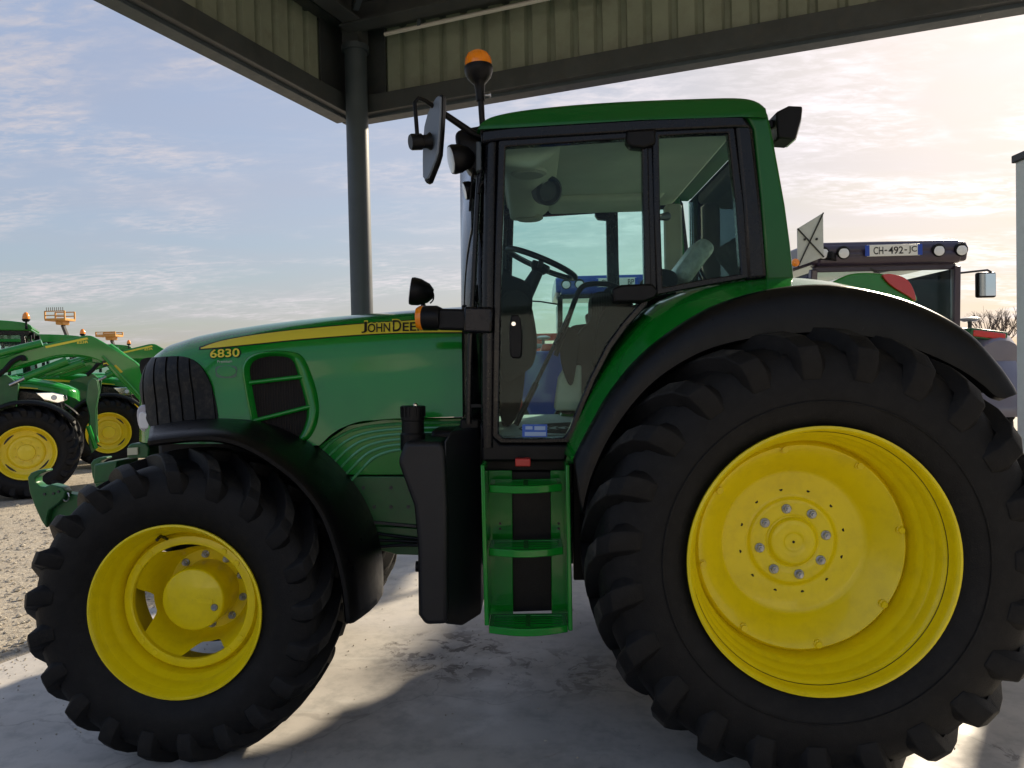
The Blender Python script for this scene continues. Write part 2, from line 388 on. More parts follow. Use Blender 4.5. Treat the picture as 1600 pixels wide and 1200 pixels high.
# ------------------------------------------------------------ shed
shed = empty('open_shed', K0)
tag(shed, 'open steel shed with ribbed beige fascia and dark beams over the big green tractor', 'shed')
ZB, ZT = 4.0, 4.90
def corrug(axis, a0, a1, off, z0, z1, pitch=.205, amp=.045):
    m_ = MB(); pts = []; a = a0
    while a < a1:
        for da, o in ((0, 0), (.125, 0), (.145, amp), (.185, amp), (.205, 0)):
            if o == 0 and da == .205: continue
            pts.append((a+da, o))
        a += pitch
    mk = (lambda q, o: sh(q, off-o)) if axis == 1 else (lambda q, o: sh(off-o, q))
    m_.loft([[mk(q, o)+Vector((0, 0, z)) for q, o in pts] for z in (z0, z1)])
    return m_
corrug(1, .02, L1, -.02, ZB+.05, ZT).build('fascia_sheet', SHEET, shed, smooth=0, solid=.003)
corrug(2, .02, L2, -.02, ZB+.05, ZT).build('fascia_sheet', SHEET, shed, smooth=0, solid=.003)
# roof deck, ribs along D2
m_ = MB(); pts = []; a = 0
while a < L1:
    pts += [(a, 0), (a+.20, 0), (a+.225, .04), (a+.275, .04)]; a += .30
m_.loft([[sh(q, b, ZT+.02+o) for q, o in pts] for b in (-.05, L2+.05)])
m_.build('roof_deck', DECK, shed, smooth=0, solid=.004)
m_ = MB(); m_.prism2([sh(-.06, -.06, ZT+.1), sh(L1, -.06, ZT+.1), sh(L1, L2, ZT+.1), sh(-.06, L2, ZT+.1)], [sh(-.06, -.06, ZT+.16), sh(L1, -.06, ZT+.16), sh(L1, L2, ZT+.16), sh(-.06, L2, ZT+.16)])
m_.build('roof_cover', FASC, shed, smooth=0)
def sbeam(name, a, b, w_, h_, mt=FASC, bev=.004):
    o = MB().bar(a, b, w_, h_); return o.build(name, mt, shed, bevel=bev)
# bottom rails of the fascia (dark channel and a thin pale drip edge)
sbeam('fascia_rail', sh(.02, .06, ZB+.10), sh(L1, .06, ZB+.10), .10, .16)
sbeam('fascia_rail', sh(.06, .12, ZB+.102), sh(.06, L2, ZB+.102), .10, .16)
sbeam('drip_edge', sh(-.05, -.035, ZB+.018), sh(L1, -.035, ZB+.018), .14, .05, GREYM)
sbeam('drip_edge', sh(-.035, .04, ZB+.02), sh(-.035, L2, ZB+.02), .14, .05, GREYM)
def ibeam(name, a, b, h=.34, w_=.17):
    o = MB(); u = Vector((0, 0, 1))
    o.bar(a, b, .012, h); o.bar(a+u*(h/2), b+u*(h/2), w_, .016); o.bar(a-u*(h/2), b-u*(h/2), w_, .016)
    return o.build(name, FASC, shed, smooth=0)
ibeam('beam', sh(.22, .36, 4.79), sh(L1, .36, 4.79), .20)
ibeam('beam', sh(.36, .46, 4.80), sh(.36, L2, 4.80), .20)
for a in (3.2, 6.4, 9.6, 12.8): ibeam('rafter', sh(a, .46, 4.80), sh(a, L2, 4.80), .18, .14)
for b in (1.9, 3.5, 5.1): sbeam('purlin', sh(.45, b, 4.87), sh(L1, b, 4.87), .07, .07)
sbeam('brace', sh(.45, .52, 4.76), sh(3.0, 3.3, 4.76), .05, .05, GREYM)
o = MB(); o.prism2([sh(-.04, -.04, ZB+.03), sh(.42, -.012, ZB+.03), sh(.42, .006, ZB+.03), sh(.006, .006, ZB+.03), sh(.006, .42, ZB+.03), sh(-.012, .42, ZB+.03)], [sh(-.04, -.04, ZT+.1), sh(.42, -.012, ZT+.1), sh(.42, .006, ZT+.1), sh(.006, .006, ZT+.1), sh(.006, .42, ZT+.1), sh(-.012, .42, ZT+.1)]); o.build('corner_plate', FASC, shed, smooth=0)
sbeam('eave_angle', sh(-.02, .03, ZT-.02), sh(L1, .03, ZT-.02), .16, .14)
sbeam('eave_angle', sh(.03, .13, ZT-.018), sh(.03, L2, ZT-.018), .16, .14)
o = MB().tube([sh(.55, .22, 4.64), sh(L1, .22, 4.64)], .018, 8); o.build('conduit', mat('conduit_grey', (.55, .53, .50), .5), shed)
for i in range(6):
    MB().box(sh(.9+i*1.3, .22, 4.67), (.03, .05, .06)).build('conduit_clip', GREYM, shed)
def spost(p, top=4.56):
    o = MB().axis((p.x, p.y, FLZ-.01), (p.x, p.y, top), [(.10, 0), (.10, 1)], 28); q = o.build('post', GREYM, shed)
    MB().axis((p.x, p.y, top-.02), (p.x, p.y, top+.03), [(.125, 0), (.125, 1)], 28).build('post_cap', GREYM, q)
    MB().box((p.x, p.y, (top+.03+4.88)/2), (.17, .17, 4.88-top-.03), Matrix.Rotation(math.atan2(D1.y, D1.x), 3, 'Z')).build('post_head', FASC, q)
    MB().box((p.x, p.y, FLZ+.012), (.34, .34, .024), Matrix.Rotation(math.atan2(D1.y, D1.x), 3, 'Z')).build('base_plate', GREYM, q)
pp = P(561, 300, 6.72); spost(pp)
for a, b in ((10.5, .3), (L1-.3, .3), (.3, L2-.3), (10.5, L2-.3), (L1-.3, L2-.3)): spost(sh(a, b))

# white post at the right
wp = P(1622, 400, 4.75)
r_ = empty('white_post', (wp.x, wp.y, 0)); tag(r_, 'square white painted steel post with a dark cap behind the rear tyre', 'post')
MB().box((wp.x, wp.y, 1.41), (.17, .17, 2.96)).build('shaft', mat('white_paint', (.80, .83, .90), .5, vary=.06, dirt=(.3, .25, .2), dirt_amt=.2), r_, bevel=.01)
MB().box((wp.x, wp.y, 2.91), (.20, .20, .05)).build('cap', DSTEEL, r_, bevel=.006)
def interp(tab, x):
    if x <= tab[0][0]: return tab[0][1]
    for (a, b), (c, d) in zip(tab, tab[1:]):
        if x <= c: t = (x-a)/(c-a); return b+(d-b)*t
    return tab[-1][1]
# ------------------------------------------------------------ wheels
def tyre_mb(c, y0, W, R, r, n, hl, side=1, dphi=.30, seg=72, w0=.036, w1=.046):
    """agricultural tyre, axis along Y; y0 = outer face, side=+1 when width runs to +Y"""
    o = MB(); o.top = []; h = R-r; Y = lambda t: y0+side*t*W
    half = [(r-.02, .13), (r+.01, .075), (r+.04, .055), (r+.09*h+.03, .03), (r+.38*h, .0), (r+.60*h, .004), (r+.78*h, .03), (r+.90*h, .07), (R-.012, .13), (R-.004, .24), (R, .5)]
    prof = [(a, Y(t)) for a, t in half]+[(a, Y(1-t)) for a, t in reversed(half[:-1])]
    o.lathe(prof, c, seg)
    for rr in (r+.045, r+.30*h, r+.52*h):    # moulded rings on the side wall
        for sd in (0, 1):
            yy = Y(-.002) if rr > r+.1 else Y(.048)
            if sd: yy = Y(1.002) if rr > r+.1 else Y(.952)
            o.lathe([(rr-.004, yy+side*(.006 if not sd else -.006)), (rr, yy), (rr+.004, yy+side*(.006 if not sd else -.006))], c, seg)
    for sd in (0, 1):
        st = [(.545, R-.004, 0, 1.0, .85), (.46, R-.004, 0, 1.0, .95), (.36, R-.006, 0, 1.0, 1.0), (.25, R-.008, 0, 1.0, 1.0), (.14, R-.016, .10, 1.0, 1.08), (.06, R-.036, .32, .95, 1.10), (.018, R-.14*h, .70, .66, 1.14), (.002, R-.26*h, 1, .34, 1.12), (.0, R-.36*h, 1, .16, 1.05), (.0, R-.46*h, 1, .02, .9)]
        for k in range(n):
            ph0 = 2*math.pi*(k+.5*sd)/n
            rows = []
            for t, rb, ax, hf, wf in st:
                tt = max(t, 0)/.5
                ph = ph0+dphi*(tt**.9)
                wb = (w1 if ax else w0+(w1-w0)*(1-tt))*wf; wt = wb*.60
                rad = Vector((math.cos(ph), 0, math.sin(ph))); tan = Vector((-math.sin(ph), 0, math.cos(ph)))
                yd = -side if not sd else side
                nrm = (rad*(1-ax)+Vector((0, yd, 0))*ax*.8).normalized()
                tq = t if not sd else 1-t
                B = Vector((c[0], Y(tq), c[1]))+rad*rb
                lead = .012*hf
                rows.append([B-tan*wb-nrm*.012, B-tan*wt+nrm*hl*hf, B+tan*(wt)+nrm*hl*hf, B+tan*wb-nrm*.012])
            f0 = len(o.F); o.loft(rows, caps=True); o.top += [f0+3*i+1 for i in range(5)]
    return o
def bolt(mb, p, r, l, yd=-1, collar=True):
    p = Vector(p); a = p; b = p+Vector((0, yd*l, 0))
    if collar: mb.axis(a, a+Vector((0, yd*l*.25, 0)), [(r*1.35, 0), (r*1.35, .8), (r*1.2, 1)], 12)
    mb.axis(a, a+Vector((0, yd*l*.7, 0)), [(r, 0), (r, .92), (r*.9, 1)], 6)
    mb.axis(a, b, [(r*.5, 0), (r*.5, 1)], 8)
    return mb
NUT = mat('zinc_nut', (.36, .38, .42), .35, metal=.9, vary=.3, vscale=40)
def rear_wheel(root_, c, y0, side, name='rear_wheel', det=True):
    wl = empty(name, (c[0], y0+side*.3, c[1]), root_); kid(root_, wl)
    R = .859; S = lambda t: y0+side*t
    tyre_mb(c, y0-side*.03, .62, R, .515, 23, .055, side, .34, 96, .034, .056).build('tyre', RUB, wl, bevel=.005 if det else 0, smooth=32, top=WORN_LIT)
    prof = [(.505, S(.035)), (.515, S(.02)), (.523, S(.004)), (.522, S(-.006)), (.512, S(-.008)), (.503, S(.0)), (.500, S(.02)), (.497, S(.050)), (.490, S(.060)), (.482, S(.066)), (.480, S(.10)), (.476, S(.112)), (.466, S(.120)), (.464, S(.155)), (.460, S(.166)), (.450, S(.176)), (.447, S(.20)), (.444, S(.24)), (.44, S(.46)), (.47, S(.50)), (.505, S(.53)), (.523, S(.56)), (.523, S(.57)), (.50, S(.56))]
    MB().lathe(prof, c, 96).build('rim', YEL, wl, smooth=50)
    dp = [(.445, S(.262)), (.438, S(.255)), (.428, S(.236)), (.424, S(.234)), (.415, S(.238)), (.39, S(.255)), (.345, S(.29)), (.315, S(.325)), (.303, S(.337)), (.29, S(.340)), (.205, S(.352)), (.192, S(.352)), (.186, S(.347)), (.180, S(.340)), (.172, S(.338)), (.118, S(.338)), (.110, S(.343)), (.104, S(.340)), (.098, S(.326)), (.09, S(.321)), (.045, S(.320)), (.040, S(.324)), (.034, S(.326)), (.008, S(.326)), (.001, S(.326))]
    MB().lathe(dp, c, 96).build('wheel_disc', YEL, wl, smooth=40)
    if det:
        for k in range(8):
            a = R_(10+45*k); bolt(MB(), (c[0]+.143*math.cos(a), S(.340), c[1]+.143*math.sin(a)), .0155, .034, -side).build('wheel_nut', NUT, wl, smooth=30)
        HOLE = mat('hole_dark', (.01, .008, .004), .9)
        for k in range(12):
            a = R_(11+30*k); p = Vector((c[0]+.226*math.cos(a), S(.3500), c[1]+.226*math.sin(a)))
            MB().axis(p+Vector((0, side*.01, 0)), p-Vector((0, side*.0012, 0)), [(.0075, 0), (.0075, 1)], 10).build('bolt_hole', HOLE, wl)
        p = Vector((c[0], S(.326), c[1])); MB().axis(p, p-Vector((0, side*.001, 0)), [(.006, 0), (.006, 1)], 10).build('centre_hole', HOLE, wl)
        for k in range(8):
            a = R_(9+45*k); x = c[0]+.412*math.cos(a); z = c[1]+.412*math.sin(a)
            q = MB(); q.axis((x, S(.25), z), (x, S(.222), z), [(.017, 0), (.017, .5), (.013, .55), (.013, 1)], 10); q.build('rim_bolt', YEL, wl, smooth=30)
    return wl
def front_wheel(root_, c, y0, side, det=True):
    wl = empty('front_wheel', (c[0], y0+side*.22, c[1]), root_); kid(root_, wl)
    S = lambda t: y0+side*t
    tyre_mb(c, y0-side*.03, .47, .636, .372, 21, .050, side, .36, 88, .028, .044).build('tyre', RUB, wl, bevel=.004 if det else 0, smooth=32, top=WORN_LIT)
    prof = [(.362, S(.03)), (.372, S(.018)), (.380, S(.002)), (.379, S(-.006)), (.371, S(-.008)), (.364, S(.0)), (.358, S(.02)), (.350, S(.035)), (.340, S(.055)), (.336, S(.08)), (.333, S(.095)), (.322, S(.105)), (.318, S(.13)), (.312, S(.16)), (.310, S(.20)), (.31, S(.34)), (.34, S(.37)), (.37, S(.40)), (.38, S(.42)), (.36, S(.42))]
    MB().lathe(prof, c, 88).build('rim', YEL, wl, smooth=50)
    MB().lathe([(.312, S(.17)), (.300, S(.150)), (.297, S(.140)), (.292, S(.138)), (.264, S(.138)), (.260, S(.142)), (.259, S(.162)), (.270, S(.175)), (.312, S(.178))], c, 88).build('clamp_ring', YEL, wl, smooth=40)
    # dished centre with four windows
    rows = []
    for k in range(96):
        a = 2*math.pi*k/96
        cut = max(0, math.cos(4*(a-R_(10))/1))**1.0
        ro = .268-.044*min(1, (cut**.6)*1.2)
        dpf = [(.115, .345), (.19, .343), (.205, .322), (.225, .255), (.245, .195), (.268, .158)]
        rr = [(r, interp(dpf, r)) for r in (.115, .16, .188, .197, .205)]+[(.205+(ro-.205)*t, interp(dpf, .205+(ro-.205)*t)) for t in (.3, .6, .9, 1)]+[(ro-.002, interp(dpf, ro)+.014)]
        rows.append([(c[0]+r*math.cos(a), S(t), c[1]+r*math.sin(a)) for r, t in rr])
    MB().loft(rows, loop=True).build('wheel_disc', YEL, wl, smooth=40)
    hub = MB().lathe([(.142, S(.36)), (.142, S(.30)), (.142, S(.292)), (.142, S(.18)), (.139, S(.172)), (.133, S(.168)), (.001, S(.168))], c, 64).build('hub', YEL, wl, smooth=40)
    MB().lathe([(.02, S(.36)), (.262, S(.365)), (.262, S(.40)), (.20, S(.55)), (.14, S(.62)), (.02, S(.62))], c, 40).build('hub_housing', DSTEEL, wl, smooth=40)
    if det:
        a = R_(-12); x = c[0]+.108*math.cos(a)*.95; z = c[1]-.034
        MB().axis((x, S(.17), z), (x, S(.160), z), [(.016, 0), (.016, .7), (.013, 1), (.008, 1), (.008, .4)], 16).build('drain_plug', NUT, wl, smooth=30)
        q = MB(); q.box((x-.045, S(.167), z+.028), (.075, .004, .024), Matrix.Rotation(R_(6), 3, 'Y')); q.build('hub_badge', YEL, wl, bevel=.0018)
        for k in range(10):
            a = R_(22+36*k); bolt(MB(), (c[0]+.167*math.cos(a), S(.345), c[1]+.167*math.sin(a)), .0135, .034, -side).build('wheel_nut', NUT, wl, smooth=30)
        for k in range(8):
            a = R_(45*(k//2)+45*(k//2)+38+(k % 2)*16); x = c[0]+.279*math.cos(a); z = c[1]+.279*math.sin(a)
            MB().axis((x, S(.142), z), (x, S(.1345), z), [(.014, 0), (.014, .7), (.012, 1)], 14).build('rim_bolt', YEL, wl, smooth=30)
        a = R_(108); q = MB(); q.tube([(c[0]+.30*math.cos(a), S(.14), c[1]+.30*math.sin(a)), (c[0]+.325*math.cos(a), S(.10), c[1]+.325*math.sin(a)), (c[0]+.315*math.cos(a), S(.06), c[1]+.315*math.sin(a))], .007, 8); q.build('valve', DECALB, wl)
    return wl

# ------------------------------------------------------------ the big tractor
YC = 4.0
TR = empty('tractor', (0, YC, 0))
tag(TR, 'large green tractor with yellow wheels and a glazed cab parked under the shed roof', 'tractor')
RC = (1.105, .872); FC = (-1.552, .622)
rear_wheel(TR, RC, 2.83, 1)
rear_wheel(TR, RC, 2*YC-2.83, -1, det=False)
front_wheel(TR, FC, 3.10, 1)
front_wheel(TR, FC, 2*YC-3.10, -1, det=False)

# bonnet -----------------------------------------------------
HX = [(-2.075, 575), (-2.02, 556), (-1.96, 546), (-1.86, 537)]
tops = [(245, 534), (290, 521), (340, 511), (400, 502), (450, 496), (500, 491), (560, 486), (620, 481), (680, 476.5), (724, 473.5)]
ZTP = [(-2.10, 1.60), (-2.075, 1.675), (-2.035, 1.735), (-1.98, 1.775)] + [(P(a, b, 3.72).x, P(a, b, 3.72).z) for a, b in tops]
HXR = P(722, 560, 3.57).x; HXN = -2.10
def hw(x):
    base_ = .405+.03*(x+1.4)/1.1
    X0 = -1.42
    if x < X0:
        u = min(1, (X0-x)/(X0-HXN)); return max(.004, base_*(1-u**2.7)**(1/2.7))
    return base_
def hz(x): return interp(ZTP, x)
PW_ = 2.7
def hhalf(x, z):
    zt = hz(x); z0 = zt-.30; u = (z-z0)/(zt-z0)
    if u <= 0: return hw(x)+.050*min(1, hw(x)/.3)*(z0-z)/.35
    if u >= 1: return .0
    return hw(x)*(1-u**PW_)**(1/PW_)
def hy(x, z): return YC-hhalf(x, z)
def hp(a, b, off=0):         # pixel -> point on the near bonnet side
    Y = 3.6
    for _ in range(12):
        p = P(a, b, Y); Y = .5*Y+.5*min(hy(p.x, p.z), 3.95)
    p = P(a, b, Y); return (p.x, p.z)
zbt = [(P(a, b, 3.58).x, P(a, b, 3.58).z) for a, b in ((380, 690), (440, 700), (504, 694), (518, 680), (532, 670), (550, 662), (567, 657), (620, 653), (722, 650))]
def hzb(x): return 1.30 if x < zbt[0][0] else interp(zbt, x)
o = MB(); rows = []; NX = 90
xs = [HXN+(HXR-HXN)*(1-math.cos(math.pi/2*i/NX)) if False else HXN+(HXR-HXN)*(i/NX)**1.35 for i in range(NX+1)]
for x in xs:
    zt = hz(x); z0 = zt-.30; zb = hzb(x); near = []
    for k in range(6): z = zb+(z0-zb)*k/6; near.append((hhalf(x, z), z))
    for k in range(15):
        a = math.pi/2*k/14; u = math.sin(a)**(2/PW_); near.append((hw(x)*max(0, math.cos(a))**(2/PW_), z0+(zt-z0)*u))
    row = [(x, YC-h_, z) for h_, z in near]+[(x, YC+h_, z) for h_, z in reversed(near[:-1])]
    rows.append(row)
o.loft(rows, caps=True)
hood = o.build('bonnet', GREEN, TR, smooth=45)

def patch_bm(poly, surf, off, n=.035, clip=None):
    bm = bmesh.new(); vs = [bm.verts.new((a, 0, b)) for a, b in poly]; bm.faces.new(vs)
    x0 = min(a for a, b in poly); x1 = max(a for a, b in poly); z0 = min(b for a, b in poly); z1 = max(b for a, b in poly)
    def cut(co, no, **k): bmesh.ops.bisect_plane(bm, geom=bm.verts[:]+bm.edges[:]+bm.faces[:], plane_co=co, plane_no=no, **k)
    if clip:
        cut((clip[0], 0, z0), (1, 0, clip[2]), clear_inner=True); cut((clip[1], 0, z0), (1, 0, clip[2]), clear_outer=True)
    k = x0+n
    while k < x1: cut((k, 0, 0), (1, 0, 0)); k += n
    k = z0+n
    while k < z1: cut((0, 0, k), (0, 0, 1)); k += n
    for v in bm.verts: v.co.y = surf(v.co.x, v.co.z)-off
    return bm
def patch(name, poly, mt, parent, off=.002, n=.035, clip=None, thick=0, surf=None, bevel=0):
    bm = patch_bm(poly, surf or hy, off, n, clip)
    if thick:
        r = bmesh.ops.extrude_face_region(bm, geom=bm.faces[:])
        for v in [q for q in r['geom'] if isinstance(q, bmesh.types.BMVert)]: v.co.y += thick
    if not bm.faces: return None
    bmesh.ops.recalc_face_normals(bm, faces=bm.faces)
    if not thick:
        for f in bm.faces:
            if f.normal.y > 0: f.normal_flip()
    me = bpy.data.meshes.new(name); bm.to_mesh(me); bm.free()
    ob = link(name, me, mt, parent); kid(parent, ob)
    for p in me.polygons: p.use_smooth = True
    me.set_sharp_from_angle(angle=R_(40))
    if bevel:
        q = ob.modifiers.new('bevel', 'BEVEL'); q.width = bevel; q.segments = 2; q.limit_method = 'ANGLE'; q.angle_limit = R_(50)
    return ob
# yellow stripe with black keyline, tapering to the front
up = [(314, 543.5), (345, 533), (400, 523), (470, 514.5), (560, 506.5), (640, 501), (722, 496)]
lw = [(722, 519), (640, 519.5), (560, 523), (470, 530), (400, 537), (345, 542.5), (314, 545)]
def curve_px(pts): return [hp(a, b) for a, b in sm(pts, 6)]
def grow(pts, d): return [(a-(3 if a < 330 else 0), b+d) for a, b in pts]
patch('stripe_outline', curve_px(grow(up, -1.4))+curve_px(grow(lw, 1.8)), DECALB, hood, .0012, .03)
patch('stripe', curve_px(up)+curve_px(lw), DECALY, hood, .0026, .03)
def hood_text(name, body, px0, px1, top0, bot0, top1, bot1, mt, off, bold=.02):
    v, f, asp = text_mesh(body, bold); q = MB(); pts = []
    for u, t in v:
        a = px0+(px1-px0)*u; T = top0+(top1-top0)*u; B = bot0+(bot1-bot0)*u
        x, z = hp(a, B+(T-B)*t); pts.append((x, hy(x, z)-off, z))
    q.add(pts, f); ob = q.build(name, mt, hood, smooth=0)
    return ob
for body, a, b, t0, b0, t1, b1 in (('J', 565, 574, 503, 520.5, 502.4, 520), ('OHN', 575, 610, 505.8, 519.6, 504.2, 518.4), ('D', 614, 627.5, 500.3, 518.2, 499.6, 517.6), ('EERE', 629.5, 676, 504, 517.6, 502.2, 516.2)):
    hood_text('lettering', body, a-1.2, b+1.2, t0-1.8, b0+1.8, t1-1.8, b1+1.8, DECALY, .0040, .035)
    hood_text('lettering', body, a, b, t0, b0, t1, b1, DECALB, .0075, .015)
hood_text('model_number', '6830', 327.5, 376.5, 544.6, 560.6, 542.2, 558.4, DECALB, .0030, .03)
hood_text('model_number', '6830', 329, 375, 546.2, 559.4, 543.8, 557.2, DECALY, .0062, .018)
hood_text('model_number', 'Premium', 340, 363, 563, 567.2, 562.2, 566.4, mat('pale_decal', (.5, .55, .45), .4), .003, .0)
el = [(354+15*math.cos(2*math.pi*k/24), 580+8.5*math.sin(2*math.pi*k/24)) for k in range(24)]
patch('badge', [hp(a, b) for a, b in sm([(338, 573), (354, 571), (369, 573), (370, 581), (368, 589), (354, 591), (339, 589), (337, 581)], 3, True)], mat('badge_green', (.03, .11, .05), .3, coat=.5), hood, .001)
patch('badge', [hp(a, b) for a, b in el], GREEN, hood, .003, thick=.004)
# side grille: dark backing and vertical louvres
gp = sm([(214, 563), (250, 558), (285, 557), (308, 566), (324, 586), (334, 612), (341, 650), (336, 664), (300, 667), (262, 672), (238, 668), (226, 640), (218, 600)], 5, True)
gpoly = [hp(a, b) for a, b in gp]
GRB = mat('grille_black', (.005, .005, .006), .5, vary=.3, vscale=15, dirt=(.20, .17, .12), dirt_amt=.25, spec=.22)
MESHB = mat('grille_mesh', (.007, .007, .008), .6)
gr = patch('grille', gpoly, MESHB, TR, .003, .03)
gx0 = min(a for a, b in gpoly); gx1 = max(a for a, b in gpoly)
edges = [hp(a, 600)[0] for a in (211, 232, 252, 273, 293, 313, 345)]
for a, b in zip(edges, edges[1:]): patch('louvre', gpoly, GRB, gr, .014, .03, clip=(a+.004, b-.008, .16), thick=.02, bevel=.004)
# side vent
vo = sm([(379, 574), (392, 555), (420, 548), (455, 549), (474, 558), (487, 585), (496, 615), (499, 645), (491, 674), (473, 691), (430, 693), (398, 674), (389, 640), (382, 605)], 4, True)
vi = sm([(391, 578), (399, 563), (421, 557), (447, 558), (459, 566), (467, 590), (475, 618), (480, 645), (474, 670), (463, 684), (432, 686), (409, 670), (401, 640), (395, 607)], 4, True)
SCR = bpy.data.materials.new('vent_screen'); SCR.use_nodes = True
_n = SCR.node_tree.nodes; _l = SCR.node_tree.links; _b = _n['Principled BSDF']; _tc = _n.new('ShaderNodeTexCoord'); _wv = _n.new('ShaderNodeTexWave')
_wv.inputs['Scale'].default_value = 38; _wv.bands_direction = 'X'; _l.new(_tc.outputs['Object'], _wv.inputs[0]); _rp = _n.new('ShaderNodeValToRGB')
_rp.color_ramp.elements[0].color = (.004, .003, .003, 1); _b.inputs['Specular IOR Level'].default_value = .2; _rp.color_ramp.elements[1].color = (.022, .016, .014, 1); _l.new(_wv.outputs[0], _rp.inputs[0]); _l.new(_rp.outputs[0], _b.inputs[0]); _b.inputs['Roughness'].default_value = .55
_bp = _n.new('ShaderNodeBump'); _bp.inputs['Strength'].default_value = .8; _bp.inputs['Distance'].default_value = .004; _l.new(_wv.outputs[0], _bp.inputs['Height']); _l.new(_bp.outputs[0], _b.inputs['Normal'])
vent = patch('side_vent', [hp(a, b) for a, b in vi], SCR, TR, .004, .03)
q = MB(); O = [hp(a, b) for a, b in vo]; I = [hp(a, b) for a, b in vi]; n_ = len(O); loops = []
for f, off in ((0, -.002), (.08, .010), (.25, .026), (.50, .030), (.8, .016), (1.0, .001)):
    loops.append([(a[0]+(b[0]-a[0])*f, hy(a[0]+(b[0]-a[0])*f, a[1]+(b[1]-a[1])*f)-off, a[1]+(b[1]-a[1])*f) for a, b in zip(O, I)])
q.loft(loops, close=True); q.build('vent_frame', GREEN, vent, smooth=60)
for A, B in (((392, 598), (478, 588)), ((399, 657), (490, 634))):
    x0, z0 = hp(*A); x1, z1 = hp(*B); q = MB()
    q.tube([(x0+(x1-x0)*k/6, hy(x0+(x1-x0)*k/6, z0+(z1-z0)*k/6)-.014, z0+(z1-z0)*k/6) for k in range(7)], .0115, 10); q.build('vent_bar', GREEN, vent)
# head lamp unit below the grille
q = MB(); q.prism(XZ(sm([(218, 636), (232, 632), (246, 640), (251, 656), (248, 672), (224, 674), (216, 655)], 3, True), 3.72), 3.70, 3.86); hl = q.build('headlamp', GREYP, TR, bevel=.012)
q = MB(); q.prism(XZ(sm([(219, 646), (228, 644), (236, 652), (236, 668), (220, 668)], 3, True), 3.70), 3.685, 3.73); q.build('lens', LENS, hl, bevel=.006)
# engine side panel below the bonnet with raised ribs
ES = 3.60
q = MB(); q.prism(XZ([(440, 780), (500, 695), (545, 664), (600, 655), (760, 653), (760, 742), (470, 742)], ES), ES, ES+.08); esp = q.build('engine_side_panel', GREEN, TR, bevel=.008)
RIB_GLINT = mat('rib_green_glint', (.07, .34, .12), .10, coat=1.0)  # green lightened to paint a bright glint along the ribs
for k in range(6):
    pts = [(500+9*k, 708+9.4*k), (515+9*k, 693+9.2*k), (532+8*k, 681+9*k), (556+6*k, 671+8.6*k), (590+4*k, 665+8*k), (640, 661.5+8*k), (700, 660+8*k), (750, 659+8*k)]
    MB().tube([P(a, b, ES-.002) for a, b in sm(pts, 4)], .0078, 8).build('rib', RIB_GLINT, esp)
q = MB(); q.prism(XZ([(470, 744), (760, 744), (760, 822), (470, 822)], ES+.01), ES+.01, ES+.05); fr_ = q.build('frame_rail', GREEN2, TR, bevel=.006)
for a, b in ((568, 762), (611, 762), (611, 792), (638, 792), (585, 792), (640, 765)): 
    p = P(a, b, ES+.01); MB().axis(p, p-Vector((0, .004, 0)), [(.009, 0), (.009, 1)], 12).build('bolt', DSTEEL, fr_)
q = MB(); q.prism(XZ([(560, 818), (760, 833), (760, 870), (620, 866), (560, 850)], ES+.04), ES+.03, ES+.2); q.build('frame_rail', GREEN2, TR, bevel=.006)
for k in range(3):
    MB().tube([P(a, b+7*k, ES+.02-.012*k) for a, b in sm([(560, 830), (590, 834+3*k), (620, 838), (655, 842-2*k)], 4)], .008, 8).build('hydraulic_hose', BLK, TR)
MB().bar(P(575, 815, ES), P(650, 822, ES), .012, .012).build('brake_pipe', DSTEEL, TR)
# chassis underneath
def cbox(name, x0, x1, y0, y1, z0, z1, mt=DSTEEL, bev=.03):
    return MB().box(((x0+x1)/2, (y0+y1)/2, (z0+z1)/2), (x1-x0, y1-y0, z1-z0)).build(name, mt, TR, bevel=bev)
cbox('engine_block', -1.9, -.35, 3.66, 4.34, .74, 1.33, BLK)
cbox('sun_block_front', -1.75, -1.0, 3.74, 4.26, .46, .80, BLK)  # added box under the engine, keeps sun off the floor at front left
cbox('sun_block_rear', .95, 1.85, 3.62, 4.38, .36, .95, DSTEEL)  # added block at the hitch, stops sun passing under the rear axle
cbox('transmission', -.4, 1.45, 3.62, 4.38, .66, 1.25)
cbox('cab_underframe', -.2, .75, 3.42, 4.58, 1.05, 1.26, DSTEEL)
q = MB(); q.axis((FC[0], 3.4, .62), (FC[0], 4.6, .62), [(.12, 0), (.10, .15), (.14, .45), (.14, .55), (.10, .85), (.12, 1)], 20); q.build('front_axle', GREEN2, TR)
q = MB(); q.axis((RC[0], 3.18, RC[1]), (RC[0], 4.82, RC[1]), [(.15, 0), (.14, .1), (.2, .35), (.2, .65), (.14, .9), (.15, 1)], 24); q.build('rear_axle', GREEN2, TR)
MB().box((.42, 4.52, .80), (.95, .28, .62)).build('tool_box', BLK, TR, bevel=.04)
cbox('inner_wheel_shield', .40, .47, 3.38, 3.55, .66, 1.36, BLK, .01)
